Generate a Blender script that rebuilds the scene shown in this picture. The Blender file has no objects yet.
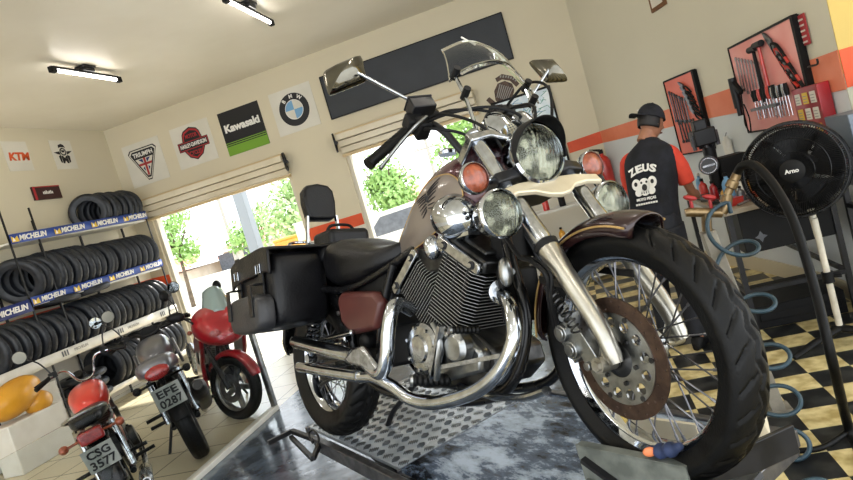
EXPO=1.3; SKYSTR=1.5; SUNSTR=4.5; TUBE=7.; FILL_TUBE=26.
import bpy, bmesh, math, random
from mathutils import Vector, Matrix
random.seed(7)
C = bpy.context.scene.collection
PI = math.pi
R_ = math.radians
V = Vector
# ------------------------------------------------------------------ camera
CAMROT = ((0.933334324, -0.251093204, -0.256591585), (0.225879172, -0.144814522, 0.963331383), (-0.279044151, -0.957068941, -0.0784436387))
CAMPOS = V((0, 0, 1.45)); FPX = 612.0
def ray(u, v):
    d = (u - 426.5, v - 240.0, FPX)
    return V([sum(r[i] * d[i] for i in range(3)) for r in CAMROT])
def onX(u, v, x): r = ray(u, v); return CAMPOS + r * (x / r.x)
def onY(u, v, y): r = ray(u, v); return CAMPOS + r * (y / r.y)
def onZ(u, v, z): r = ray(u, v); return CAMPOS + r * ((z - 1.45) / r.z)
def onP(u, v, p, n):
    r = ray(u, v); return CAMPOS + r * ((p - CAMPOS).dot(n) / r.dot(n))
cam = bpy.data.cameras.new('camera'); camo = bpy.data.objects.new('camera', cam); C.objects.link(camo)
cam.sensor_width = 36.0; cam.sensor_fit = 'HORIZONTAL'; cam.lens = FPX / 853 * 36; cam.clip_start = 0.05; cam.clip_end = 300
camo.matrix_world = Matrix(((CAMROT[0][0], -CAMROT[0][1], -CAMROT[0][2], 0), (CAMROT[1][0], -CAMROT[1][1], -CAMROT[1][2], 0), (CAMROT[2][0], -CAMROT[2][1], -CAMROT[2][2], 1.45), (0, 0, 0, 1)))
bpy.context.scene.camera = camo
# ------------------------------------------------------------------ materials
def lin(c):
    if isinstance(c, str):
        c = [int(c[i:i + 2], 16) / 255 for i in (0, 2, 4)]
    return tuple([(x / 12.92 if x <= .04045 else ((x + .055) / 1.055) ** 2.4) for x in c]) + (1.0,)
def mat(name, col, rough=.5, metal=0., col2=None, nscale=8., bump=0., bscale=40., emit=None, estr=1., trans=0., ior=1.45, coat=0., rvar=0., lo=.35, hi=.65, alpha=None, detail=4, spec=.5):
    m = bpy.data.materials.new(name); m.use_nodes = True
    nt = m.node_tree; b = nt.nodes['Principled BSDF']
    b.inputs['Base Color'].default_value = lin(col); b.inputs['Roughness'].default_value = rough; b.inputs['Metallic'].default_value = metal
    b.inputs['IOR'].default_value = ior; b.inputs['Specular IOR Level'].default_value = spec
    if trans: b.inputs['Transmission Weight'].default_value = trans
    if coat: b.inputs['Coat Weight'].default_value = coat; b.inputs['Coat Roughness'].default_value = .06
    if emit: b.inputs['Emission Color'].default_value = lin(emit); b.inputs['Emission Strength'].default_value = estr
    if alpha is not None: b.inputs['Alpha'].default_value = alpha
    tc = nt.nodes.new('ShaderNodeTexCoord')
    if col2 or rvar:
        n = nt.nodes.new('ShaderNodeTexNoise'); n.inputs['Scale'].default_value = nscale; n.inputs['Detail'].default_value = detail
        nt.links.new(tc.outputs['Object'], n.inputs['Vector'])
        mr = nt.nodes.new('ShaderNodeMapRange'); mr.inputs[1].default_value = lo; mr.inputs[2].default_value = hi
        nt.links.new(n.outputs['Fac'], mr.inputs[0])
        if col2:
            mx = nt.nodes.new('ShaderNodeMix'); mx.data_type = 'RGBA'
            mx.inputs[6].default_value = lin(col); mx.inputs[7].default_value = lin(col2)
            nt.links.new(mr.outputs[0], mx.inputs[0]); nt.links.new(mx.outputs[2], b.inputs['Base Color'])
        if rvar:
            m2 = nt.nodes.new('ShaderNodeMapRange'); m2.inputs[3].default_value = max(0, rough - rvar); m2.inputs[4].default_value = min(1, rough + rvar)
            nt.links.new(mr.outputs[0], m2.inputs[0]); nt.links.new(m2.outputs[0], b.inputs['Roughness'])
    if bump:
        n = nt.nodes.new('ShaderNodeTexNoise'); n.inputs['Scale'].default_value = bscale; n.inputs['Detail'].default_value = 4
        nt.links.new(tc.outputs['Object'], n.inputs['Vector'])
        bp = nt.nodes.new('ShaderNodeBump'); bp.inputs['Strength'].default_value = bump; bp.inputs['Distance'].default_value = .004
        nt.links.new(n.outputs['Fac'], bp.inputs['Height']); nt.links.new(bp.outputs[0], b.inputs['Normal'])
    return m
M = {}
M['chrome'] = mat('chrome', 'c3c8cf', .06, 1., 'a9adb2', 30, rvar=.05)
M['chrome_worn'] = mat('worn_chrome', 'b4b7bb', .15, 1., '8b8d8f', 40, bump=.08, bscale=120, rvar=.12)
M['alloy'] = mat('brushed_alloy', '9fa1a1', .3, 1., '7c7d7c', 22, bump=.1, bscale=150)
M['alloy_dark'] = mat('dull_alloy', '4a4a4a', .36, .9, '2c2c2c', 22, bump=.1)
M['forkmetal'] = mat('cast_fork_metal', 'aeaba1', .28, .9, '98948a', 16, bump=.05, bscale=90)
M['steel'] = mat('grey_steel', '77777a', .38, .9, '55555a', 14, rvar=.1)
M['rustdisc'] = mat('rust_brown_disc_steel', '5c4a40', .42, .85, '43352e', 30, rvar=.1)
M['black'] = mat('black_paint', '070708', .25, 0, '0c0c0e', 12, rvar=.08, spec=.35)
M['blackmatte'] = mat('matte_black', '0a0a0b', .55, 0, '101011', 14, spec=.25)
M['blackmetal'] = mat('black_metal', '141416', .4, .3, '1d1d20', 16, rvar=.1)
M['fin'] = mat('fin_black', '0b0b0b', .42, .2, '121212', 20, spec=.3)
M['finedge'] = mat('machined_fin_edge', '9b9c9a', .4, .3)
M['rubber'] = mat('tyre_rubber', '060606', .45, 0, '0b0b0b', 18, bump=.2, bscale=160, rvar=.1, spec=.22)
M['rubber_rack'] = mat('tyre_rack_rubber', '1c1f24', .42, 0, '2a2e35', 18, bump=.2, bscale=120, spec=.5)  # lighter than the other rubber: tread and edge highlights put into the colour
M['leather'] = mat('black_leather', '08080a', .36, 0, '0e0e11', 9, bump=.4, bscale=130, rvar=.08, spec=.3)
M['vinyl'] = mat('black_vinyl', '09090a', .33, 0, '101012', 7, bump=.3, bscale=160, spec=.3)
M['maroon'] = mat('maroon_paint', '3b1a1f', .25, .3, '482328', 5, coat=.5)
M['maroondark'] = mat('dark_maroon_paint', '201011', .25, .3, '2a1516', 5, coat=.5)
M['sidered'] = mat('faded_maroon_plastic', '45201d', .4, .1, '522823', 9, coat=.15)
M['tankside'] = mat('taupe_tank_paint', '6e645c', .32, .3, '7a7067', 6, coat=.6)
M['gold'] = mat('gold_pinstripe', 'a98a55', .4, .5)
M['amber'] = mat('orange_lens', '96482a', .3, 0, '74351f', 60, bump=.6, bscale=90, coat=.5)
M['redlens'] = mat('red_lens', '8e1a1a', .2, 0, '6d1212', 40, bump=.4, bscale=90, coat=.5)
M['glasslens'] = mat('lamp_glass', 'e8ebe4', .03, 0, trans=1., ior=1.18, bump=.18, bscale=60)
M['reflector'] = mat('lamp_reflector', '8a877c', .14, 1., '45443e', 26, bump=.7, bscale=55, lo=.45, hi=.55)
nt = M['glasslens'].node_tree; wv = nt.nodes.new('ShaderNodeTexWave'); wv.inputs['Scale'].default_value = 26; wv.inputs['Distortion'].default_value = 2; wv.bands_direction = 'Y'
nt.links.new(nt.nodes['Texture Coordinate'].outputs['Object'], wv.inputs['Vector']); nt.links.new(wv.outputs['Fac'], nt.nodes['Bump'].inputs['Height']); nt.nodes['Bump'].inputs['Strength'].default_value = .5; nt.nodes['Bump'].inputs['Distance'].default_value = .002
M['mirrorglass'] = mat('mirror_glass', 'd5dadb', .02, 1.)
M['plexi'] = mat('clear_plexiglass', 'f3f6f6', .04, 0, trans=1., ior=1.12)
M['red'] = mat('red_paint', 'c23023', .3, 0, 'a8241b', 6, coat=.5)
M['darkred'] = mat('deep_red_paint', 'a01622', .28, 0, '86101a', 6, coat=.6)
M['orange'] = mat('orange_paint', 'd9552a', .55, 0, 'c94820', 5)
M['orangeboard'] = mat('salmon_board_paint', 'e0725c', .4, 0, 'd2634e', 3)
M['orangeboard2'] = mat('pink_board_paint', 'e9a39b', .35, 0, 'e08e84', 3)
M['white'] = mat('white_paint', 'dad8d0', .5, 0, 'cfccc2', 5)
M['paper'] = mat('white_print', 'd6d2c6', .65, 0, 'cdc9bc', 3)
M['lightbar'] = mat('cream_light_bar', 'cfc4aa', .3, .3, 'bfb296', 8)
M['cream'] = mat('cream_enamel', 'dcd3be', .5, 0, 'cfc4aa', 3)
M['whiteink'] = mat('white_ink', 'e4e2dc', .6)
M['blackink'] = mat('black_ink', '141418', .5)
M['inkred'] = mat('red_ink', 'a3262c', .5)
M['inkorange'] = mat('orange_ink', 'd1521f', .5)
M['inkgreen'] = mat('green_ink', '6f9c2b', .5)
M['inkblue'] = mat('blue_ink', '6f9ec4', .5)
M['inknavy'] = mat('navy_ink', '1d2c6b', .5)
M['inkgrey'] = mat('grey_ink', '8e8c86', .5)
M['yellow'] = mat('yellow_ink', 'd8b53a', .5)
M['bannerblue'] = mat('banner_blue', '2c4b9c', .45, 0, '223c82', 5)
M['slate'] = mat('charcoal_panel', '25292e', .5, 0, '2b2f35', 4)
M['greyplastic'] = mat('grey_plastic', '5d6066', .45, 0, '4c4f55', 10)
M['silverpaint'] = mat('silver_grey_paint', '6f7076', .28, .5, '5c5d63', 6, coat=.4)
M['yellowpaint'] = mat('yellow_paint', 'd79b2c', .35, 0, 'c58a22', 6, coat=.3)
M['cloth'] = mat('black_cotton', '0c0d12', .9, 0, '1b1c24', 12, bump=.3, bscale=60)
M['jean'] = mat('dark_trousers', '15161b', .85, 0, '1e2027', 12, bump=.3, bscale=70)
M['clothred'] = mat('red_cotton', 'd24531', .8, 0, 'c03a28', 12, bump=.3, bscale=60)
M['skin'] = mat('skin', '9a6a50', .5, 0, '8a5c45', 14)
M['hair'] = mat('black_hair', '0f0c0b', .6, 0, '1a1512', 60)
M['brass'] = mat('worn_brass', '8f7b5c', .35, .9, '6d5b42', 25, bump=.2)
M['hoseblue'] = mat('blue_grey_hose', '2b4350', .4, 0, '22363f', 9)
M['tapred'] = mat('red_tap', 'a02a2c', .4)
M['chockmetal'] = mat('scuffed_grey_steel', '7f837c', .45, .3, '5f635e', 18, bump=.1)
M['mirrorback'] = mat('chrome_dark_reflection', '6d6a60', .1, 1., '55524a', 14, rvar=.05)  # chrome darkened: the dark panel it reflects is put into the colour
M['wood'] = mat('wood_brown', '7a5230', .6, 0, '5f3e23', 9)
M['bench'] = mat('worn_bench_top', 'a59c8c', .55, 0, '857967', 7)
M['postgrey'] = mat('putty_grey_enamel', '8d877a', .5, 0, '6f695e', 12, bump=.1)
M['navy'] = mat('navy_cloth', '1c2742', .7, 0, '28365a', 30, bump=.6, bscale=30)
M['orangetape'] = mat('orange_patch', 'd27a4e', .6)
M['tube'] = mat('lit_tube', 'ffffff', .4, emit='fff8f0', estr=TUBE)
M['fill_tube'] = mat('added_fill_tube', 'ffffff', .4, emit='fff8f0', estr=FILL_TUBE)
M['pvc'] = mat('white_tube', 'cfc9ba', .45, 0, 'b9b2a0', 14)
# ------------------------------------------------------------------ mesh builder
def catmull(P, n=6, closed=False):
    P = [V(p) for p in P]; out = []; N = len(P)
    rng = range(N if closed else N - 1)
    for i in rng:
        if closed: a, b, c, d = P[(i - 1) % N], P[i], P[(i + 1) % N], P[(i + 2) % N]
        else: a, b, c, d = P[max(i - 1, 0)], P[i], P[i + 1], P[min(i + 2, N - 1)]
        for k in range(n):
            t = k / n
            out.append(.5 * ((2 * b) + (c - a) * t + (2 * a - 5 * b + 4 * c - d) * t * t + (3 * b - a - 3 * c + d) * t ** 3))
    if not closed: out.append(P[-1])
    return out
def basis(d):
    d = V(d).normalized(); a = V((0, 0, 1)) if abs(d.z) < .9 else V((1, 0, 0))
    x = a.cross(d).normalized(); return x, d.cross(x), d
def frame(o, x, y, z):
    return Matrix(((x[0], y[0], z[0], o[0]), (x[1], y[1], z[1], o[1]), (x[2], y[2], z[2], o[2]), (0, 0, 0, 1)))
class MB:
    def __init__(s, T=None): s.v = []; s.f = []; s.mi = []; s.T = T or Matrix.Identity(4); s.k = 0; s.mats = []
    def use(s, m):
        if m not in s.mats: s.mats.append(m)
        s.k = s.mats.index(m); return s
    def add(s, vs, fs, T=None):
        b = len(s.v); TT = s.T @ T if T is not None else s.T
        s.v += [TT @ V(p) for p in vs]; s.f += [tuple(b + i for i in f) for f in fs]; s.mi += [s.k] * len(fs); return s
    def box(s, c, d, T=None, rz=0, taper=1.):
        x, y, z = d[0] / 2, d[1] / 2, d[2] / 2
        vs = [(-x, -y, -z), (x, -y, -z), (x, y, -z), (-x, y, -z), (-x * taper, -y * taper, z), (x * taper, -y * taper, z), (x * taper, y * taper, z), (-x * taper, y * taper, z)]
        L = Matrix.Translation(V(c)) @ Matrix.Rotation(rz, 4, 'Z')
        return s.add(vs, [(0, 3, 2, 1), (4, 5, 6, 7), (0, 1, 5, 4), (1, 2, 6, 5), (2, 3, 7, 6), (3, 0, 4, 7)], (T @ L) if T is not None else L)
    def bar(s, a, b, w, h, up=(0, 0, 1)):
        a = V(a); b = V(b); d = (b - a); L = d.length; d.normalize(); x = V(up).cross(d)
        if x.length < 1e-4: x = V((1, 0, 0))
        x.normalize(); y = d.cross(x)
        return s.box((0, 0, L / 2), (w, h, L), T=frame(a, x, y, d))
    def tube(s, P, r, n=10, closed=False, caps=True, sq=1.):
        P = [V(p) for p in P]; N = len(P); rr = r if isinstance(r, (list, tuple)) else [r] * N
        tang = []
        for i in range(N):
            a = P[(i - 1) % N] if (closed or i > 0) else P[i]; b = P[(i + 1) % N] if (closed or i < N - 1) else P[i]
            t = b - a; tang.append(t.normalized() if t.length > 1e-9 else V((0, 0, 1)))
        x, y, z = basis(tang[0]); vs = []; fs = []
        for i in range(N):
            x = (x - tang[i] * x.dot(tang[i])); x.normalize(); y = tang[i].cross(x)
            for k in range(n):
                a = 2 * PI * k / n; vs.append(P[i] + (x * math.cos(a) + y * math.sin(a) * sq) * rr[i])
        for i in range(N if closed else N - 1):
            j = (i + 1) % N
            for k in range(n): fs.append((i * n + k, i * n + (k + 1) % n, j * n + (k + 1) % n, j * n + k))
        if caps and not closed: fs += [tuple(range(n))[::-1], tuple(range((N - 1) * n, N * n))]
        return s.add(vs, fs)
    def cyl(s, a, b, r, n=16, r2=None): return s.tube([a, b], [r, r if r2 is None else r2], n)
    def lathe(s, prof, o=(0, 0, 0), d=(0, 0, 1), n=24, a0=0, a1=2 * PI, closed=False):
        x, y, z = basis(d); full = abs(a1 - a0 - 2 * PI) < 1e-6; m = n if full else n + 1; vs = []; fs = []; K = len(prof); o = V(o)
        for i in range(m):
            a = a0 + (a1 - a0) * i / n
            for (r, h) in prof: vs.append(o + x * (r * math.cos(a)) + y * (r * math.sin(a)) + z * h)
        for i in range(n):
            j = (i + 1) % m
            for k in range(K if closed else K - 1):
                q = (k + 1) % K; fs.append((i * K + k, j * K + k, j * K + q, i * K + q))
        if not closed and full:
            if prof[0][0] > 1e-5: fs.append(tuple(i * K for i in range(m)))
            if prof[-1][0] > 1e-5: fs.append(tuple(i * K + K - 1 for i in range(m))[::-1])
        return s.add(vs, fs)
    def ell(s, c, r, T=None, n=16, m=10):
        vs = []; fs = []
        if not isinstance(r, (tuple, list)): r = (r, r, r)
        for j in range(m + 1):
            p = PI * j / m
            for i in range(n):
                a = 2 * PI * i / n; vs.append((r[0] * math.sin(p) * math.cos(a), r[1] * math.sin(p) * math.sin(a), r[2] * math.cos(p)))
        for j in range(m):
            for i in range(n): fs.append((j * n + i, (j + 1) * n + i, (j + 1) * n + (i + 1) % n, j * n + (i + 1) % n))
        L = Matrix.Translation(V(c)) @ T if T is not None else Matrix.Translation(V(c))
        return s.add(vs, fs, L)
    def prism(s, poly, T, d0, d1):
        n = len(poly); vs = [(p[0], p[1], d0) for p in poly] + [(p[0], p[1], d1) for p in poly]
        fs = [tuple(range(n))[::-1], tuple(range(n, 2 * n))] + [(i, (i + 1) % n, n + (i + 1) % n, n + i) for i in range(n)]
        return s.add(vs, fs, T)
    def loft(s, rings, caps=True, closed=True):
        n = len(rings[0]); vs = [p for r in rings for p in r]; fs = []
        for i in range(len(rings) - 1):
            for k in range(n if closed else n - 1): fs.append((i * n + k, i * n + (k + 1) % n, (i + 1) * n + (k + 1) % n, (i + 1) * n + k))
        if caps: fs += [tuple(range(n))[::-1], tuple(range((len(rings) - 1) * n, len(rings) * n))]
        return s.add(vs, fs)
    def grid(s, fn, nu, nv, cu=False, cv=False):
        vs = [fn(i / nu, j / nv) for i in range(nu if cu else nu + 1) for j in range(nv if cv else nv + 1)]
        K = nv if cv else nv + 1; NU = nu if cu else nu + 1; fs = []
        for i in range(nu):
            for j in range(nv): fs.append((i * K + j, ((i + 1) % NU) * K + j, ((i + 1) % NU) * K + (j + 1) % K, i * K + (j + 1) % K))
        return s.add(vs, fs)
    def build(s, name, m=None, parent=None, smooth=35, bev=0, solid=0, sub=0, mw=None, segs=2):
        me = bpy.data.meshes.new(name); me.from_pydata([tuple(p) for p in s.v], [], s.f)
        mats = s.mats if s.mats else [m]
        for x in mats: me.materials.append(M[x] if isinstance(x, str) else x)
        if s.mats: me.polygons.foreach_set('material_index', s.mi)
        bm = bmesh.new(); bm.from_mesh(me); bmesh.ops.remove_doubles(bm, verts=bm.verts, dist=1e-6)
        bmesh.ops.dissolve_degenerate(bm, dist=1e-6, edges=bm.edges)
        bmesh.ops.recalc_face_normals(bm, faces=bm.faces); bm.to_mesh(me); bm.free()
        if smooth:
            me.polygons.foreach_set('use_smooth', [True] * len(me.polygons)); me.set_sharp_from_angle(angle=R_(smooth))
        o = bpy.data.objects.new(name, me); C.objects.link(o)
        if parent is not None: o.parent = parent
        if mw is not None: o.matrix_world = mw
        if solid:
            md = o.modifiers.new('solid', 'SOLIDIFY'); md.thickness = solid; md.offset = 0
        if sub:
            md = o.modifiers.new('sub', 'SUBSURF'); md.levels = sub; md.render_levels = sub
        if bev:
            md = o.modifiers.new('bevel', 'BEVEL'); md.width = bev; md.segments = segs; md.limit_method = 'ANGLE'; md.angle_limit = R_(40)
            md.harden_normals = False
        return o
def tag(o, label=None, cat=None, group=None, kind=None):
    if label: o['label'] = label
    if cat: o['category'] = cat
    if group: o['group'] = group
    if kind: o['kind'] = kind
    return o
def empty(name, label, cat, mw=None, loc=(0, 0, 0), rz=0, group=None):
    o = bpy.data.objects.new(name, None); C.objects.link(o); o.empty_display_size = .1
    if mw is not None: o.matrix_world = mw
    else: o.location = loc; o.rotation_euler = (0, 0, rz)
    tag(o, label, cat, group); return o
def copy_tree(o, parent=None):
    c = o.copy(); C.objects.link(c)
    if parent is not None: c.parent = parent
    for ch in list(o.children): copy_tree(ch, c)
    return c
def struct(name, mb, m=None, **k):
    o = mb.build(name, m, **k); o['kind'] = 'structure'; return o
def text_mb(mb, txt, T, size, mt, depth=.0015, fit=None, shear=0., bold=.0, xs=1.):
    """lettering as real geometry on the surface frame T (x right, y up, z out of the surface), centred"""
    cu = bpy.data.curves.new('t', 'FONT'); cu.body = txt; cu.size = size; cu.align_x = 'CENTER'; cu.align_y = 'CENTER'
    cu.extrude = depth; cu.shear = shear; cu.offset = bold; cu.resolution_u = 3
    o = bpy.data.objects.new('t', cu); C.objects.link(o)
    dg = bpy.context.evaluated_depsgraph_get(); me = o.evaluated_get(dg).to_mesh()
    vs = [v.co.copy() for v in me.vertices]; fs = [tuple(p.vertices) for p in me.polygons]
    o.evaluated_get(dg).to_mesh_clear(); bpy.data.objects.remove(o); bpy.data.curves.remove(cu)
    if vs:
        w = max(v.x for v in vs) - min(v.x for v in vs)
        if fit: xs = fit / w
        mb.use(mt); mb.add([(v.x * xs, v.y, v.z + depth) for v in vs], fs, T)
    return mb
def ellipse(rx, ry, n=32, cx=0, cy=0, a0=0, a1=2 * PI):
    full = abs(a1 - a0 - 2 * PI) < 1e-6
    return [(cx + rx * math.cos(a0 + (a1 - a0) * i / (n if full else n - 1)), cy + ry * math.sin(a0 + (a1 - a0) * i / (n if full else n - 1))) for i in range(n)]
def ring2d(mb, T, r0, r1, z0, z1, n=40, cx=0, cy=0):
    vs = []; fs = []
    for i in range(n):
        a = 2 * PI * i / n; c, s_ = math.cos(a), math.sin(a)
        vs += [(cx + r0 * c, cy + r0 * s_, z1), (cx + r1 * c, cy + r1 * s_, z1), (cx + r1 * c, cy + r1 * s_, z0)]
    for i in range(n):
        j = (i + 1) % n; fs += [(i * 3, i * 3 + 1, j * 3 + 1, j * 3), (i * 3 + 1, i * 3 + 2, j * 3 + 2, j * 3 + 1)]
    mb.add(vs, fs, T)
# ------------------------------------------------------------------ world, lights
sc = bpy.context.scene
sc.view_settings.view_transform = 'Standard'; sc.view_settings.look = 'None'; sc.view_settings.gamma = 1; sc.view_settings.use_curve_mapping = False
sc.view_settings.exposure = EXPO
w = bpy.data.worlds.new('sky'); sc.world = w; w.use_nodes = True; nt = w.node_tree
bg = nt.nodes['Background']; bg.inputs[1].default_value = SKYSTR
g = nt.nodes.new('ShaderNodeTexCoord'); sp = nt.nodes.new('ShaderNodeSeparateXYZ'); mr = nt.nodes.new('ShaderNodeMapRange')
mr.inputs[1].default_value = 0; mr.inputs[2].default_value = .6
mx = nt.nodes.new('ShaderNodeMix'); mx.data_type = 'RGBA'; mx.inputs[6].default_value = (.95, .98, 1, 1); mx.inputs[7].default_value = (.82, .91, 1, 1)
nt.links.new(g.outputs['Generated'], sp.inputs[0]); nt.links.new(sp.outputs[2], mr.inputs[0]); nt.links.new(mr.outputs[0], mx.inputs[0]); nt.links.new(mx.outputs[2], bg.inputs[0])
def arealight(name, loc, rot, sx, sy, power, col=(1, 1, 1)):
    l = bpy.data.lights.new(name, 'AREA'); l.shape = 'RECTANGLE'; l.size = sx; l.size_y = sy; l.energy = power; l.color = col
    o = bpy.data.objects.new(name, l); C.objects.link(o); o.location = loc; o.rotation_euler = rot; return o
sun = bpy.data.lights.new('sun', 'SUN'); sun.energy = SUNSTR; sun.angle = R_(2); sun.color = (1, .96, .88)
so = bpy.data.objects.new('sun', sun); C.objects.link(so); so.rotation_euler = (R_(-42), R_(12), 0)
# ------------------------------------------------------------------ room shell
D = 7.6; AX = -6.16; CZ = 3.54; HD = 2.17
def wallmat(name, up, lowc, zs):
    m = mat(name, up, .6, 0, None, bump=.05, bscale=25); nt = m.node_tree; b = nt.nodes['Principled BSDF']
    tc = nt.nodes['Texture Coordinate']; sp = nt.nodes.new('ShaderNodeSeparateXYZ'); nt.links.new(tc.outputs['Object'], sp.inputs[0])
    mr = nt.nodes.new('ShaderNodeMath'); mr.operation = 'GREATER_THAN'; mr.inputs[1].default_value = zs; nt.links.new(sp.outputs[2], mr.inputs[0])
    mx = nt.nodes.new('ShaderNodeMix'); mx.data_type = 'RGBA'; mx.inputs[6].default_value = lin(lowc); mx.inputs[7].default_value = lin(up)
    nt.links.new(mr.outputs[0], mx.inputs[0])
    n = nt.nodes.new('ShaderNodeTexNoise'); n.inputs['Scale'].default_value = 1.6; n.inputs['Detail'].default_value = 5; nt.links.new(tc.outputs['Object'], n.inputs['Vector'])
    m2 = nt.nodes.new('ShaderNodeMapRange'); m2.inputs[3].default_value = .93; m2.inputs[4].default_value = 1.03; nt.links.new(n.outputs['Fac'], m2.inputs[0])
    mu = nt.nodes.new('ShaderNodeMix'); mu.data_type = 'RGBA'; mu.blend_type = 'MULTIPLY'; mu.inputs[0].default_value = 1
    nt.links.new(mx.outputs[2], mu.inputs[6]); nt.links.new(m2.outputs[0], mu.inputs[7]); nt.links.new(mu.outputs[2], b.inputs['Base Color']); return m
M['wallB'] = wallmat('cream_wall_paint', 'd0c6ac', 'd5cfbf', 1.25)
M['wallA'] = wallmat('cream_side_paint', 'd0c7ae', 'd3cfc4', 1.25)
M['wallC'] = wallmat('tool_wall_paint', 'cfc9b4', 'cbcfcf', 1.42)
M['wallD'] = wallmat('ochre_wall_paint', 'c9ad5f', 'b9b9a5', 1.42)
M['ceil'] = mat('ceiling_paint', 'e6e1d3', .4, 0, 'ded8c8', 1.2, bump=.03, bscale=6)
# back wall (two roller door openings)
mb = MB()
def wb(x0, x1, z0, z1): mb.box(((x0 + x1) / 2, D + .1, (z0 + z1) / 2), (x1 - x0, .2, z1 - z0))
wb(AX - .2, -5.85, 0, CZ); wb(-5.85, -3.58, HD, CZ); wb(-3.58, -2.76, 0, CZ); wb(-2.76, -.95, HD, CZ); wb(-.95, .6, 0, CZ)
struct('wall_back', mb, 'wallB', smooth=0)
mb = MB(); mb.box((AX - .1, D / 2 - 1.3, CZ / 2), (.2, D + 2.6, CZ)); struct('wall_left', mb, 'wallA', smooth=0)
# right wall bends towards the corner
def _cw(t):
    P = [V((.38, D, 0)), V((1.08, 6.15, 0)), V((1.40, 4.9, 0)), V((1.50, 3.88, 0))]; return catmull(P, 8)
CW = _cw(0)
mb = MB()
def wallseg(a, b, z0, z1, t=.15, off=0.):
    d = (b - a).normalized(); n = V((-d.y, d.x, 0))
    if n.x < 0: n = -n
    q = [a - n * off, b - n * off, b + n * t, a + n * t]
    mb.add([(p.x, p.y, z0) for p in q] + [(p.x, p.y, z1) for p in q], [(0, 3, 2, 1), (4, 5, 6, 7), (0, 1, 5, 4), (1, 2, 6, 5), (2, 3, 7, 6), (3, 0, 4, 7)])
def wallrun(z0, z1, t, off):
    I_ = []; O_ = []
    for i, p in enumerate(CW):
        d = (CW[min(i + 1, len(CW) - 1)] - CW[max(i - 1, 0)]).normalized(); n = V((-d.y, d.x, 0)); n = n if n.x > 0 else -n; I_.append(p - n * off); O_.append(p + n * t)
    mb.loft([[(a.x, a.y, z0), (a.x, a.y, z1), (b.x, b.y, z1), (b.x, b.y, z0)] for a, b in zip(I_, O_)])
wallrun(0, CZ, .15, 0); struct('wall_right', mb, 'wallC', smooth=30)
mb = MB(); mb.box((3.05, 3.872 + .075, CZ / 2), (3.1, .15, CZ)); struct('wall_far_right', mb, 'wallD', smooth=0)
mb = MB(); mb.box(((AX + 4.6) / 2 - .1, D / 2 - 1.2, CZ + .1), (4.6 - AX + .4, D + 2.9, .2)); struct('ceiling', mb, 'ceil', smooth=0)
# orange painted stripe
def strip(pts, name):
    mb = MB(); n = len(pts)
    for i in range(n - 1):
        (a, z0, z1), (b, y0, y1) = pts[i], pts[i + 1]
        d = (V(b) - V(a)).normalized(); nn = V((d.y, -d.x, 0)) * .004
        if nn.dot(V(a) * -1 + V((0, 0, 0))) < 0: nn = -nn
        a0 = V(a) - nn * .2; b0 = V(b) - nn * .2; a1 = V(a) + nn; b1 = V(b) + nn
        vs = [(p.x, p.y, z) for p, z in ((a0, z0), (b0, y0), (b0, y1), (a0, z1), (a1, z0), (b1, y0), (b1, y1), (a1, z1))]
        mb.add(vs, [(0, 1, 2, 3), (4, 5, 6, 7), (0, 1, 5, 4), (3, 2, 6, 7), (0, 3, 7, 4), (1, 2, 6, 5)])
    return struct(name, mb, 'orange', smooth=0)
strip([((-6.16, D, 0), 1.15, 1.33), ((-5.86, D, 0), 1.14, 1.32)], 'trim_1')
strip([((-3.57, D, 0), 1.22, 1.39), ((-2.77, D, 0), 1.25, 1.40)], 'trim_2')
strip([((-.02, D, 0), 1.39, 1.52), ((.378, D, 0), 1.40, 1.54)], 'trim_3')
M['stripelight'] = mat('pale_orange_stripe', 'dd8160', .5, 0, 'd4714c', 3)  # paler orange than the stripe on the other walls
c0 = CW[0]
def zat(v, p):
    return p
def wz(u, v):
    for p, q in zip(CW[:-1], CW[1:]):
        n = V((-(q - p).y, (q - p).x, 0)); h = onP(u, v, p, n)
        t = (h - p).dot(q - p) / (q - p).length_squared
        if -.02 <= t <= 1.02 and h.y > 0: return h
    return h
def wn(h):
    return None
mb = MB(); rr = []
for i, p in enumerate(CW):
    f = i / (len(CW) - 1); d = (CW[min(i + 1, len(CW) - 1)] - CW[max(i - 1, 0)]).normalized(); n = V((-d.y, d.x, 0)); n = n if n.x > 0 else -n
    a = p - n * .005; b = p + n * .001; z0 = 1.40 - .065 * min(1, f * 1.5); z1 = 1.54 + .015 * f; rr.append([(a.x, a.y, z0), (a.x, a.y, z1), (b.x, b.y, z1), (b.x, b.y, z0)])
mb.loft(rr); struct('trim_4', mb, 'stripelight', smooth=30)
strip([((-6.16, 3.0, 0), 1.17, 1.36), ((-6.16, D, 0), 1.15, 1.33)], 'trim_5')
mb = MB(); mb.use('orange'); mb.box((3.05, 3.870, 1.447), (3.1, .006, .21)); o = struct('trim_6', mb, smooth=0)
# baseboards on the tool wall
mb = MB(); wallrun(0, .12, .001, .015); struct('baseboard_right', mb, mat('tile_skirting', 'c3b79c', .4), smooth=30)
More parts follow.
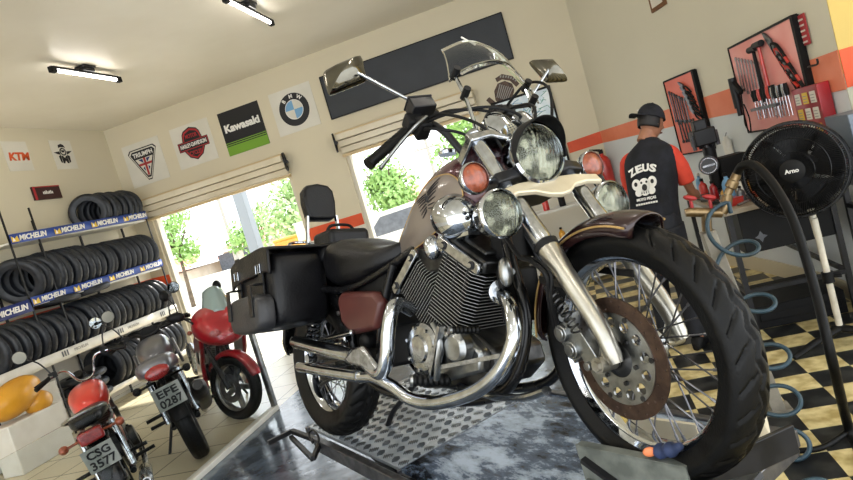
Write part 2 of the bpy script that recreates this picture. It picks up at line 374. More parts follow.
# floors -------------------------------------------------------------
def tiles(name, col, grout, sx, sy, rough=.3, off=(0, 0)):
    m = mat(name, col, rough, 0); nt = m.node_tree; b = nt.nodes['Principled BSDF']; tc = nt.nodes['Texture Coordinate']
    mp = nt.nodes.new('ShaderNodeMapping'); mp.inputs['Location'].default_value = (off[0], off[1], 0); nt.links.new(tc.outputs['Object'], mp.inputs['Vector'])
    br = nt.nodes.new('ShaderNodeTexBrick'); br.offset = 0; br.inputs['Scale'].default_value = 1; br.inputs['Brick Width'].default_value = sx; br.inputs['Row Height'].default_value = sy
    br.inputs['Mortar Size'].default_value = .006; br.inputs['Color1'].default_value = lin(col); br.inputs['Color2'].default_value = tuple(x * .93 for x in lin(col)[:3]) + (1,); br.inputs['Mortar'].default_value = lin(grout)
    nt.links.new(mp.outputs[0], br.inputs['Vector']); nt.links.new(br.outputs['Color'], b.inputs['Base Color'])
    return m
M['beigetile'] = tiles('beige_floor_tiles', 'cfc2a4', '6f6a5c', .42, .42, .22, (.1, .2))
# dark, worn, wet-looking floor
m = mat('dark_worn_floor', '23272e', .16, 0); nt = m.node_tree; b = nt.nodes['Principled BSDF']; tc = nt.nodes['Texture Coordinate']
n1 = nt.nodes.new('ShaderNodeTexNoise'); n1.inputs['Scale'].default_value = 2.2; n1.inputs['Detail'].default_value = 8; n1.inputs['Roughness'].default_value = .65
nt.links.new(tc.outputs['Object'], n1.inputs['Vector'])
r1 = nt.nodes.new('ShaderNodeValToRGB'); r1.color_ramp.elements[0].position = .38; r1.color_ramp.elements[0].color = lin('2a303a'); r1.color_ramp.elements[1].position = .68; r1.color_ramp.elements[1].color = lin('6c7886')
nt.links.new(n1.outputs['Fac'], r1.inputs[0]); nt.links.new(r1.outputs[0], b.inputs['Base Color'])
n2 = nt.nodes.new('ShaderNodeTexNoise'); n2.inputs['Scale'].default_value = 14; n2.inputs['Detail'].default_value = 6; nt.links.new(tc.outputs['Object'], n2.inputs['Vector'])
r2 = nt.nodes.new('ShaderNodeMapRange'); r2.inputs[1].default_value = .3; r2.inputs[2].default_value = .7; r2.inputs[3].default_value = .05; r2.inputs[4].default_value = .25
nt.links.new(n2.outputs['Fac'], r2.inputs[0]); nt.links.new(r2.outputs[0], b.inputs['Roughness'])
bp = nt.nodes.new('ShaderNodeBump'); bp.inputs['Strength'].default_value = .15; bp.inputs['Distance'].default_value = .01; nt.links.new(n2.outputs['Fac'], bp.inputs['Height']); nt.links.new(bp.outputs[0], b.inputs['Normal'])
M['darkfloor'] = m
# chequered tiles
m = mat('chequered_floor', 'ffffff', .35, 0); nt = m.node_tree; b = nt.nodes['Principled BSDF']; tc = nt.nodes['Texture Coordinate']
mp = nt.nodes.new('ShaderNodeMapping'); S_ = 1 / .195; mp.inputs['Location'].default_value = (-.853 * S_, -3.38 * S_, .5); mp.inputs['Scale'].default_value = (S_, S_, 0)
nt.links.new(tc.outputs['Object'], mp.inputs['Vector'])
ck = nt.nodes.new('ShaderNodeTexChecker'); ck.inputs['Scale'].default_value = 1; ck.inputs['Color1'].default_value = (1, 1, 1, 1); ck.inputs['Color2'].default_value = (0, 0, 0, 1); nt.links.new(mp.outputs[0], ck.inputs['Vector'])
n1 = nt.nodes.new('ShaderNodeTexNoise'); n1.inputs['Scale'].default_value = 12; n1.inputs['Detail'].default_value = 7; nt.links.new(tc.outputs['Object'], n1.inputs['Vector'])
ry = nt.nodes.new('ShaderNodeValToRGB'); ry.color_ramp.elements[0].position = .35; ry.color_ramp.elements[0].color = lin('a8935c'); ry.color_ramp.elements[1].position = .6; ry.color_ramp.elements[1].color = lin('dccb96')
rk = nt.nodes.new('ShaderNodeValToRGB'); rk.color_ramp.elements[0].position = .45; rk.color_ramp.elements[0].color = lin('17181a'); rk.color_ramp.elements[1].position = .75; rk.color_ramp.elements[1].color = lin('3a3b38')
nt.links.new(n1.outputs['Fac'], ry.inputs[0]); nt.links.new(n1.outputs['Fac'], rk.inputs[0])
mx = nt.nodes.new('ShaderNodeMix'); mx.data_type = 'RGBA'; nt.links.new(ck.outputs['Fac'], mx.inputs[0]); nt.links.new(ry.outputs[0], mx.inputs[6]); nt.links.new(rk.outputs[0], mx.inputs[7]); nt.links.new(mx.outputs[2], b.inputs['Base Color'])
M['checker'] = m
mb = MB()
mb.use('beigetile').box(((AX - 2.93) / 2, D / 2 - 1.2, -.05), (-2.93 - AX, D + 2.4, .1))
mb.use('darkfloor').box(((-2.93 - .32) / 2, D / 2 - 1.2, -.05), (2.93 - .32, D + 2.4, .1))
mb.use('checker').box(((4.6 - .32) / 2, D / 2 - 1.2, -.05), (4.6 + .32, D + 2.4, .1))
struct('floor', mb, smooth=0)
mb = MB(); mb.box((-6, D + 22.1, -.12), (70, 44, .1)); struct('ground', mb, mat('pale_concrete', 'bdb8ad', .8, 0, 'a8a398', 1.5), smooth=0)  # light grey concrete, the ground's own tone
# roller shutters rolled up over the doorways
def shutter(x0, x1, z, name, label, pulley_end):
    e = empty(name, label, 'roller shutter', loc=((x0 + x1) / 2, D, z))
    inv = Matrix.Translation(-V(e.location))
    mb = MB(inv); L = x1 - x0
    for k in range(3):
        mb.box(((x0 + x1) / 2, D - .045 - .035 * k, z + .055 + k * .085), (L, .08 + .02 * k, .076))
    mb.build('slat_curtain', 'cream', e, bev=.005)
    mb = MB(inv); mb.box(((x0 + x1) / 2, D - .06, z - .01), (L, .08, .035)); mb.box(((x0 + x1) / 2, D - .085, z + .27), (L, .13, .03)); mb.build('bottom_rail', mat('tan_rail', 'c4ad84', .5), e, bev=.004)
    mb = MB(inv); px = x1 + .03 if pulley_end > 0 else x0 - .03
    mb.lathe([(.11, -.012), (.125, -.012), (.125, .012), (.11, .012)], (px, D - .14, z + .17), (1, .35, 0), 24, closed=True)
    mb.cyl((px - .04, D, z + .17), (px + .02, D - .14, z + .17), .02)
    for k in range(5):
        a = 2 * PI * k / 5; x, y, q = basis((1, .35, 0)); mb.cyl((px, D - .14, z + .17), V((px, D - .14, z + .17)) + (x * math.cos(a) + y * math.sin(a)) * .115, .008, 6)
    mb.build('pulley_wheel', 'blackmetal', e)
    return e
shutter(-5.9, -3.56, HD - .02, 'roller_shutter', 'cream roller shutter rolled up above the left doorway', 1)
shutter(-2.76, -.93, HD + .01, 'roller_shutter', 'cream roller shutter rolled up above the right doorway, under the long dark panel', -1)
for i, x in enumerate((-5.85, -3.58, -2.76, -.95)):
    mb = MB(); mb.box((x + (.025 if i % 2 == 0 else -.025), D + .08, HD / 2), (.05, .1, HD)); struct('trim_%d' % (7 + i), mb, mat('guide_rail_%d' % i, 'cfc8b6', .5), smooth=0)
# ceiling lights
def tubelight(a, b, label, tm='tube'):
    a = V(a); b = V(b); c = (a + b) / 2; e = empty('ceiling_tube_light', label, 'light', loc=(c.x, c.y, CZ)); inv = Matrix.Translation(-V(e.location)); d = (b - a).normalized(); z = CZ - .09
    a.z = b.z = z; c.z = z
    mb = MB(inv); mb.cyl(a, b, .016, 12); mb.build('tube', tm, e)
    mb = MB(inv); mb.bar(a + V((0, 0, .028)), b + V((0, 0, .028)), .035, .02)
    for p, s_ in ((a, -1), (b, 1)): mb.bar(p + d * s_ * .035 + V((0, 0, .004)), p - d * s_ * .03 + V((0, 0, .004)), .048, .055)
    mb.build('fitting', 'blackmatte', e, bev=.004)
    mb = MB(inv); mb.bar(c - d * .07 + V((0, 0, .058)), c + d * .07 + V((0, 0, .058)), .09, .05); mb.box((c.x, c.y, CZ - .012), (.12, .16, .02)); mb.build('ceiling_bracket', 'blackmetal', e, bev=.005)
tubelight(onZ(53, 70, 3.45), onZ(118, 80, 3.45), 'slim lit tube lamp on a dark bracket, fully in view above the tyre rack')
tubelight(onZ(226, 0, 3.45), onZ(271, 23, 3.45), 'slim lit tube lamp on the ceiling, cut by the top edge of the photo')

for i, (x, y) in enumerate(((-4.2, 1.6), (-2.3, 1.6), (-4.2, -1.2), (-1.6, -1.2), (.6, 2.4), (.9, -.6))):  # unseen tubes, added only to brighten the interior
    tubelight((x, y, 3.45), (x, y + 1.1, 3.45), ('unseen tube lamp added as fill light over the %s' % ('left side of the parked motorcycles', 'glass partition', 'left rear of the workshop', 'middle rear of the workshop', 'head of the lift', 'right rear of the workshop')[i]), 'fill_tube')
# ------------------------------------------------------------------ the big cruiser on the lift
def vrot(v, ax, a): return Matrix.Rotation(a, 3, ax) @ v
RA = V((-1.235, 2.484, .82)); FA = V((.036, 1.533, .924)); LEAN = R_(13.5); STEER = R_(12.6); RAKE = R_(30.1)
xb = (FA - RA).normalized(); yb = V((0, 0, 1)).cross(xb).normalized(); zb = xb.cross(yb)
yb = vrot(yb, xb, -LEAN); zb = vrot(zb, xb, -LEAN); WB = (FA - RA).length; BO = RA - zb * .32
bike = empty('motorcycle', 'large maroon and chrome cruiser motorcycle with black saddlebag, leaning on the workshop lift', 'motorcycle', mw=frame(BO, xb, yb, zb))
s_ = V((-math.sin(RAKE), 0, math.cos(RAKE))); x0_ = V((math.cos(RAKE), 0, math.sin(RAKE)))
fx_ = vrot(x0_, s_, -STEER); fy_ = vrot(V((0, 1, 0)), s_, -STEER)
FK = frame((WB, 0, .32), fx_, fy_, s_)           # fork frame in motorcycle coordinates
FWD = V((math.cos(RAKE), 0, -math.sin(RAKE)))    # straight ahead, in the fork frame
def tyre_mb(mb, R, rb, w, nt=160, tread='cross', gd=.005, crown=.9, K=32):
    """tyre about the Y axis: bead radius rb, outer radius R, width w"""
    def prof(v):
        a = (v - .5) * 2                      # -1..1 across
        ang = a * R_(128)
        y = math.sin(ang) if abs(ang) < PI / 2 else math.copysign(1 - (abs(ang) - PI / 2) / R_(38) * .28, ang)
        h = (R - rb)
        rr = rb + h * (.46 + .54 * math.cos(ang) ** crown) if abs(ang) < PI / 2 else rb + h * .46 * (1 - (abs(ang) - PI / 2) / R_(38))
        return rr, y * w / 2, a
    def fn(u, v):
        r, y, a = prof(v); th = 2 * PI * u; g = 0
        aa = a * 128 / 90
        if abs(aa) < .8:
            if tread == 'cross':
                ph = (u * 30 + abs(aa) * 1.7) % 1
                if ph < .2 and abs(aa) > .16: g = gd
                if abs(abs(aa) - .12 - .03 * math.sin(u * 2 * PI * 30)) < .055: g = gd
            elif tread == 'zig':
                sd = 1 if aa > 0 else -1
                ph = (u * 30 + abs(aa) * 1.3 + (.5 if sd > 0 else 0)) % 1
                if ph < .12 and .12 < abs(aa) < .7: g = gd
                if abs(aa + .1 * math.asin(max(-1, min(1, math.sin(u * 2 * PI * 30)))) * .6) < .06: g = gd
            elif tread == 'knob':
                ph = (u * 34 + (.5 if int((aa + 2) * 3.2) % 2 else 0)) % 1
                if ph < .3 or (abs((aa + 2) * 3.2 % 1 - .5) > .4): g = gd
        r -= g
        return (r * math.cos(th), y, r * math.sin(th))
    mb.grid(fn, nt, K, cu=True); return mb
def rim_mb(mb, rr, w, n=72):
    p = [(rr - .004, -w / 2), (rr + .006, -w / 2 - .004), (rr + .008, -w / 2 + .002), (rr - .006, -w / 2 + .008), (rr - .017, -w / 4), (rr - .019, 0), (rr - .017, w / 4), (rr - .006, w / 2 - .008), (rr + .008, w / 2 - .002), (rr + .006, w / 2 + .004), (rr - .004, w / 2), (rr - .012, w / 2 - .012), (rr - .024, w / 4), (rr - .026, 0), (rr - .024, -w / 4), (rr - .012, -w / 2 + .012)]
    mb.lathe(p, (0, 0, 0), (0, 1, 0), n, closed=True); return mb
def put(o, T):  # bake a transform into a part's mesh
    o.data.transform(T); return o
Tw = FK
ty = tyre_mb(MB(Tw), .318, .243, .105, 390, 'zig', gd=.0055, K=52).build('front_tire', 'rubber', bike, smooth=60)
rm = rim_mb(MB(Tw), .25, .062).build('front_rim', 'chrome', bike, smooth=50)
NS = 36
def spoke(mb, k, n, rh, rr, hy):
    side = 1 if k % 2 else -1; a = 2 * PI * k / n; da = (1 if (k // 2) % 2 else -1) * R_(38)
    p0 = V((rh * math.cos(a + da), side * hy, rh * math.sin(a + da))); p1 = V((rr * math.cos(a), side * .008, rr * math.sin(a)))
    mb.cyl(p0, p1, .0022, 6); mb.cyl(p1 - (p1 - p0).normalized() * .016, p1, .0038, 6)
for k in range(NS):
    mb = MB(Tw); spoke(mb, k, NS, .046, .228, .036); mb.build('spoke', 'steel', rm)
mb = MB(Tw); mb.lathe([(.0, -.062), (.028, -.062), (.034, -.045), (.034, -.043), (.05, -.042), (.052, -.03), (.034, -.026), (.03, .026), (.05, .03), (.05, .042), (.03, .046), (.026, .06), (0, .06)], (0, 0, 0), (0, 1, 0), 36)
mb.build('front_hub', 'alloy', bike)
def holed_disc(mb, T, r0, r1, y, th, rings, n=72, nr=4):
    """flat ring about Y with round holes really cut by a boolean-free polar grid: holes are left out cells rounded by tubes"""
    mb.lathe([(r0, y - th / 2), (r1, y - th / 2), (r1, y + th / 2), (r0, y + th / 2)], (0, 0, 0), (0, 1, 0), n, closed=True)
# brake disc: outer rusty ring with drilled holes, inner alloy carrier with large round windows
def drilled(name, r0, r1, y, th, holes, m, parent, T):
    """ring with circular holes, made as one polygon per side by bmesh triangle fill"""
    bm = bmesh.new(); edges = []
    def loop(cx, cz, r, n):
        vs = [bm.verts.new((cx + r * math.cos(2 * PI * i / n), y - th / 2, cz + r * math.sin(2 * PI * i / n))) for i in range(n)]
        return [bm.edges.new((vs[i], vs[(i + 1) % n])) for i in range(n)]
    edges += loop(0, 0, r1, 72); edges += loop(0, 0, r0, 48)
    for (hr, ha, rad) in holes: edges += loop(hr * math.cos(ha), hr * math.sin(ha), rad, 10)
    bmesh.ops.triangle_fill(bm, use_beauty=True, edges=edges)
    fs = list(bm.faces); ex = bmesh.ops.extrude_face_region(bm, geom=fs)
    bmesh.ops.translate(bm, vec=(0, th, 0), verts=[e for e in ex['geom'] if isinstance(e, bmesh.types.BMVert)])
    bmesh.ops.recalc_face_normals(bm, faces=bm.faces); bm.transform(T)
    me = bpy.data.meshes.new(name); bm.to_mesh(me); bm.free(); me.materials.append(M[m])
    o = bpy.data.objects.new(name, me); C.objects.link(o); o.parent = parent; return o
hs = [(.089 + 0, 2 * PI * k / 13, .0145) for k in range(13)]
disc = drilled('brake_disc', .112, .150, -.072, .005, [(.121 + .01 * (k % 3), 2 * PI * k / 36, .003) for k in range(36)], 'rustdisc', bike, Tw)
disc['label'] = 'rust-brown drilled brake disc ring'
cr = drilled('disc_carrier', .042, .113, -.074, .006, hs, 'alloy', disc, Tw)
mb = MB(Tw); mb.lathe([(.0, -.084), (.022, -.086), (.034, -.082), (.046, -.077), (.046, -.06), (.0, -.06)], (0, 0, 0), (0, 1, 0), 36)
for k in range(6):
    a = 2 * PI * k / 6 + .2; mb.cyl((.06 * math.cos(a), -.083, .06 * math.sin(a)), (.06 * math.cos(a), -.07, .06 * math.sin(a)), .006, 6)
for k in range(6):
    a = 2 * PI * k / 6 + .5; mb.cyl((.107 * math.cos(a), -.079, .107 * math.sin(a)), (.107 * math.cos(a), -.07, .107 * math.sin(a)), .007, 8)
mb.build('carrier_bolts', 'alloy_dark', disc)
mb = MB(Tw); mb.lathe([(.018, -.0875), (.023, -.092), (.0, -.0865), (0, -.086)], (0, 0, 0), (0, 1, 0), 28); mb.build('axle_recess_shade', 'blackink', disc)  # black disc: the dark inside of the hollow axle put in as colour
# fork legs
FY = .112; FXO = .052
for sd, nm in ((-1, 'right'), (1, 'left')):
    y = sd * FY
    mb = MB(FK); mb.tube([(FXO * .55, y, -.018), (FXO * .65, y, 0), (FXO * .9, y, .05), (FXO, y, .10), (FXO, y, .24), (FXO, y, .285), (FXO, y, .315)], [.016, .021, .0225, .0235, .026, .030, .030], 20)
    mb.cyl((0, sd * .08, 0), (0, sd * .142, 0), .02, 18); mb.cyl((0, sd * .142, 0), (0, sd * .15, 0), .013, 6)
    mb.tube([(0, y * .98, 0), (FXO * .9, y, .03)], .021, 14)
    o = mb.build('fork_slider', 'forkmetal', bike)
    mb = MB(FK); mb.lathe([(.024, .312), (.033, .312), (.034, .328), (.026, .334)], (FXO, y, 0), (0, 0, 1), 20); mb.build('dust_seal', 'blackmatte', o)
    mb = MB(FK); mb.cyl((FXO, y, .315), (FXO, y, .74), .021, 20); mb.build('fork_tube', 'chrome', bike)
    mb = MB(FK); mb.tube([(FXO, y, .335), (FXO, y, .345), (FXO, y, .40), (FXO, y, .47)], [.025, .026, .0245, .024], 18)
    mb.build('fork_shroud', 'chrome_worn', o)
# caliper and its bracket
mb = MB(FK)
mb.box((-.03, -.105, .085), (.05, .04, .13)); mb.box((-.06, -.10, .10), (.06, .05, .10)); mb.cyl((-.065, -.135, .128), (-.065, -.09, .128), .023, 20); mb.cyl((-.065, -.135, .078), (-.065, -.09, .078), .023, 20)
mb.cyl((-.065, -.139, .128), (-.065, -.135, .128), .016, 12); mb.cyl((-.065, -.139, .078), (-.065, -.135, .078), .016, 12)
mb.cyl((-.045, -.135, .02), (-.045, -.09, .02), .012, 8); mb.cyl((-.02, -.14, .15), (-.02, -.1, .15), .012, 8)
mb.build('brake_caliper', 'alloy', bike, bev=.006)
for off in (0, .014):
    P = catmull([(-.06 - off, -.13, .15), (.01 - off, -.155, .20), (.05, -.152 - off, .24), (.03, -.15 - off, .30), (-.03, -.14, .36), (-.08, -.1, .50), (-.1, -.06, .62)], 7)
    MB(FK).tube(P, .006, 8).build('brake_hose', 'blackmatte', bike)
# braided spring guard on the fork
hp = []
for i in range(150):
    t = i / 149; hp.append(V((FXO - .045 + .012 * math.cos(t * 60), -FY - .03 + .012 * math.sin(t * 60), .09 + t * .15)))
MB(FK).tube(hp, .003, 5).build('spring_guard', 'alloy_dark', bike)
# fender
def fender(a0, a1, R, w, T, lip=.03, z=0):
    mb = MB(T)
    def fn(u, v):
        a = a0 + (a1 - a0) * u; k = (v - .5) * 2
        e = 1 - .25 * max(0, (abs(u - .5) - .42) / .08) ** 2
        y = math.sin(k * 1.35) * w / 2 * e; r = R + .028 * math.cos(k * 1.5) - (lip if abs(k) > .86 else 0) * (abs(k) - .86) / .14
        return (r * math.cos(a), y, r * math.sin(a))
    return mb.grid(fn, 40, 16)
ff = fender(R_(37), R_(142), .320, .138, FK, .024).build('front_fender', 'maroondark', bike, smooth=60, solid=.004)
mb = MB(FK)
for sd in (-1, 1):
    P = [(.322 * math.cos(a), sd * .0675, .322 * math.sin(a)) for a in [R_(39 + 101 * i / 30) for i in range(31)]]
    mb.tube(P, .003, 6)
mb.build('fender_trim', 'gold', ff)
mb = MB(FK)
for sd in (-1, 1):
    mb.bar((FXO, sd * .09, .24), (-.02, sd * .078, .325), .028, .012, (0, 1, 0)); mb.bar((FXO, sd * .09, .18), (-.08, sd * .078, .30), .02, .01, (0, 1, 0))
mb.build('fender_bracket', 'alloy_dark', bike)
# yokes and light bar
mb = MB(FK)
mb.prism([(-.07, -.15), (.08, -.15), (.095, -.09), (.07, 0), (.095, .09), (.08, .15), (-.0, .15), (-.06, .06), (-.07, -.03)], Matrix.Identity(4), .53, .565); mb.build('lower_yoke', 'blackmetal', bike, bev=.006)
mb = MB(FK); mb.prism([(-.03, -.145), (.075, -.145), (.085, -.08), (.06, 0), (.085, .08), (.075, .145), (-.0, .145), (-.06, .05), (-.06, -.05)], Matrix.Identity(4), .70, .73)
for sd in (-1, 1): mb.cyl((FXO, sd * FY, .73), (FXO, sd * FY, .75), .024, 18)
mb.build('upper_yoke', 'chrome_worn', bike, bev=.006)
mb = MB(FK); arch = [(-.165, .0), (-.17, .035), (-.10, .052), (0, .056), (.10, .052), (.17, .035), (.165, 0), (.12, .012), (.07, .006), (.035, -.018), (0, -.026), (-.035, -.018), (-.07, .006), (-.12, .012)]
mb.prism(arch, frame((.085, 0, .462), (0, 1, 0), (-.25, 0, .97), (.97, 0, .25)), -.004, .012)
mb.build('light_bar', 'lightbar', bike, bev=.004)
def lamp(name, c, r, depth, y_dir, lens, shell='chrome', visor=False, parent=bike, reflector=True):
    c = V(c); d = V(y_dir).normalized()
    mb = MB(FK); pr = [(0, -depth), (r * .35, -depth * .96), (r * .7, -depth * .75), (r * .92, -depth * .4), (r, -depth * .08), (r * 1.06, 0), (r * 1.06, .012), (r * .97, .016), (r * .93, .010), (r * .93, -.005), (r * .9, -.006)]
    mb.lathe(pr, c, d, 36)
    sh = mb.build(name, shell, parent, smooth=60)
    if reflector:
        mb = MB(FK); mb.lathe([(0, -depth * .5), (r * .4, -depth * .45), (r * .75, -depth * .22), (r * .92, .002)], c, d, 32); mb.ell(c - d * depth * .25, .012); mb.build('reflector', 'reflector', sh, smooth=60)
    mb = MB(FK)
    mb.lathe([(r * .93, .008), (r * .8, .016), (r * .5, .024), (0, .028), (0, .024), (r * .5, .020), (r * .8, .012), (r * .93, .004)], c, d, 32, closed=True) if reflector else mb.lathe([(r * .95, -.004), (r * .95, .006), (r * .86, .014), (r * .45, .02), (0, .022)], c, d, 32)
    mb.build('lens', lens, sh, smooth=60)
    if visor:
        x, y, z = basis(d); up = V((.3, 0, 1)); up = (up - d * up.dot(d)).normalized(); sd = d.cross(up)
        mb = MB(FK)
        def fn(u, v):
            a = R_(-15) + R_(210) * u; k = math.sin(max(0, min(PI, a))) if 0 < a < PI else 0
            rr = r * (1.07 - .05 * v); p = c + (sd * math.cos(a) + up * math.sin(a)) * rr + d * (.012 + v * (.012 + .05 * k)); return tuple(p)
        mb.grid(fn, 36, 6); mb.build('visor', 'blackmatte', sh, smooth=60, solid=.002)
    return sh
hl = lamp('headlight', (.12, -.015, .578), .084, .13, FWD, 'glasslens', visor=True)
lamp('passing_lamp', (.075, -.205, .432), .062, .085, FWD, 'glasslens'); lamp('passing_lamp', (.05, .185, .415), .060, .085, FWD, 'glasslens')
lamp('turn_signal', (.07, -.213, .565), .042, .035, FWD, 'amber', reflector=False); lamp('turn_signal', (.055, .207, .556), .042, .035, FWD, 'amber', reflector=False)
mb = MB(FK); mb.cyl((.055, -.18, .565), (.055, -.12, .56), .011, 12); mb.cyl((.05, .18, .565), (.05, .12, .56), .011, 12); mb.build('signal_stalk', 'chrome', bike)
mb = MB(FK); mb.tube([(.055, -.14, .56), (.05, -.05, .57)], [.016, .02], 12); mb.tube([(.055, .14, .56), (.05, .05, .57)], [.016, .02], 12); mb.box((.03, 0, .6), (.09, .1, .12)); mb.build('headlight_bracket', 'blackmatte', bike, bev=.01)
mb = MB(FK)
for y, z in ((-.185, .47), (.188, .49)): mb.cyl((.07, y, z - .03), (.07, y, z), .012, 10); mb.ell((.07, y, z), .014)
mb.build('lamp_stem', 'blackmetal', bike)
# gauges
mb = MB(FK); gd = V((-.45, 0, .9)).normalized(); mb.lathe([(0, -.075), (.035, -.07), (.048, -.03), (.05, .01), (.047, .014), (.0, .014)], (.03, .0, .78), gd, 28); g1 = mb.build('speedometer', 'chrome', bike)
mb = MB(FK); mb.lathe([(0, .016), (.044, .016), (.044, .018), (0, .018)], (.03, 0, .78), gd, 28); mb.build('dial', 'blackink', g1)
mb = MB(FK); mb.lathe([(0, -.05), (.02, -.05), (.03, -.01), (.03, .01), (0, .012)], (.05, .09, .78), gd, 20); mb.build('warning_light_pod', 'chrome_worn', bike)
# handlebar
hb = catmull([(-.14, -.335, .873), (-.125, -.27, .908), (-.10, -.17, .962), (-.085, -.12, .955), (-.08, -.085, .90), (-.09, -.06, .82), (-.09, -.04, .785), (-.09, 0, .78), (-.09, .04, .785), (-.09, .06, .82), (-.08, .085, .90), (-.085, .12, .955), (-.10, .17, .962), (-.125, .27, .908), (-.14, .335, .873)], 6)
MB(FK).tube(hb, .0125, 14).build('handlebar', 'blackmetal', bike)
mb = MB(FK)
for sd in (-1, 1): mb.tube([(-.05, sd * .035, .72), (-.09, sd * .04, .795)], [.018, .02], 14)
mb.build('riser', 'chrome', bike)
for sd in (-1, 1):
    a = V((-.108, sd * .2, .946)); b = V((-.142, sd * .345, .868)); mb = MB(FK); n = 26; P = [a + (b - a) * (i / n) for i in range(n + 1)]
    mb.tube(P, [.0185 if i % 2 else .0168 for i in range(n + 1)], 16); mb.cyl(b, b + (b - a).normalized() * .012, .02, 16); mb.build('hand_grip', 'rubber', bike)
    mb = MB(FK); mb.box((-.09, sd * .165, .965), (.055, .06, .05)); mb.box((-.085, sd * .15, .935), (.07, .045, .05)); sw = mb.build('switch_housing', 'blackmatte', bike, bev=.008)
    mb = MB(FK)
    if sd < 0: mb.box((-.06, sd * .13, 1.0), (.055, .085, .045)); mb.box((-.06, sd * .13, 1.026), (.06, .09, .008)); mb.cyl((-.07, sd * .1, 1.0), (-.09, sd * .06, 1.0), .012, 10)
    else: mb.box((-.07, .19, .955), (.04, .05, .035)); mb.cyl((-.06, .2, .96), (-.05, .29, .955), .008, 10)
    mb.build('brake_reservoir' if sd < 0 else 'clutch_perch', 'blackmetal', bike, bev=.006)
    P = catmull([(-.038, sd * .15, .93), (-.045, sd * .20, .902), (-.075, sd * .27, .86), (-.11, sd * .345, .808)], 5); MB(FK).tube(P, [.009] * 6 + [.0075] * 8 + [.009] * 2, 10, sq=.7).build('brake_lever' if sd < 0 else 'clutch_lever', 'alloy', bike)
# mirrors
def mirror(base, quad, sd, apex):
    base = V(base); Q = [V(q) for q in quad]; c = sum(Q, V((0, 0, 0))) / 4; n = (Q[1] - Q[0]).cross(Q[3] - Q[0]).normalized()
    if n.x < 0: n = -n
    mb = MB(FK); mb.tube(catmull([base, base + (c - base) * .15 + V((0, 0, .01)), c + n * apex * .7], 6), .0058, 10); mb.cyl(base - V((0, 0, .03)), base, .009, 10); st = mb.build('mirror', 'chrome', bike, smooth=50)
    def rr_(k, h, rnd_=.16):
        out = []
        for i in range(4):
            p, q, r = Q[i - 1], Q[i], Q[(i + 1) % 4]
            for t in (rnd_, rnd_ * .35): out.append(q + (p - q) * t) if t == rnd_ else out.append(q + ((p - q) + (r - q)) * t * .45)
            out.append(q + (r - q) * rnd_)
        return [c + (p - c) * k + n * h for p in out]
    mb = MB(FK); mb.loft([rr_(k, h) for k, h in ((.97, -.008), (1.02, -.004), (1.02, .004), (.93, .014), (.55, apex * .75), (.18, apex), (.02, apex * 1.02))]); mb.build('mirror_shell', 'mirrorback', st, smooth=32)
    mb = MB(FK); mb.loft([rr_(.93, -.011), rr_(.93, -.009)]); mb.build('mirror_glass', 'mirrorglass', st)
mirror((-.065, -.135, 1.03), ((-.045, -.405, 1.183), (-.035, -.25, 1.245), (-.045, -.272, 1.135), (-.05, -.418, 1.083)), -1, .05)
mirror((-.05, .29, .965), ((-.02, .385, 1.15), (-.01, .475, 1.135), (-.02, .49, 1.03), (-.03, .405, 1.045)), 1, .045)
# small windshield with its struts and clamps
wb_ = catmull([(.06, -.077, .974), (.125, -.01, .955), (.15, .07, .93), (.10, .15, .90), (.04, .215, .86)], 8); wt_ = catmull([(.05, -.016, 1.149), (.09, .055, 1.138), (.09, .125, 1.107), (.06, .17, 1.055), (.03, .225, .965)], 8)
mb = MB(FK); NW = len(wb_) - 1
mb.grid(lambda u, v: tuple(wb_[round(u * NW)] * (1 - v) + wt_[round(u * NW)] * v + V((.014, 0, 0)) * math.sin(PI * v)), NW, 8); ws = mb.build('windshield', 'plexi', bike, smooth=70, solid=.005)
for P in ([(.02, -.085, .72), (.05, -.075, .80), (.065, -.06, .90), (.075, -.055, .985)], [(.02, .12, .70), (.04, .15, .78), (.045, .185, .86), (.05, .20, .93)]):
    st = MB(FK).tube(catmull(P, 5), .0065, 10).build('windshield_strut', 'chrome', bike)
    for q in (2, 3): c = V(P[q]); MB(FK).cyl(c + V((-.012, 0, 0)), c + V((.03, 0, 0)), .012, 10).build('windshield_clamp', 'blackmatte', st)
mb = MB(FK); mb.tube([(.10, .075, 1.10), (.085, .06, 1.165)], .003, 6); mb.build('windshield_pin', 'white', ws)
# cables
cab = [[(-.06, -.12, .95), (.01, -.08, .90), (.05, .02, .82), (.02, .05, .70), (-.05, .03, .55)],
       [(-.08, -.14, .94), (.0, -.13, .90), (.07, -.08, .76), (.03, -.03, .66), (-.08, 0, .55)],
       [(-.06, -.15, .93), (.03, -.10, .87), (.08, .0, .82), (.07, .08, .76), (.0, .06, .66)],
       [(-.06, .15, .93), (.02, .15, .88), (.08, .14, .80), (.05, .07, .68), (-.05, .02, .6)],
       [(-.07, .18, .96), (.03, .235, .97), (.09, .24, .88), (.08, .17, .74), (.03, .09, .62)],
       [(-.09, -.15, .93), (-.03, -.16, .87), (.0, -.09, .80), (-.02, -.03, .72)]]
for c_ in cab: MB(FK).tube(catmull(c_, 8), .005, 8).build('control_cable', 'blackmatte', bike)
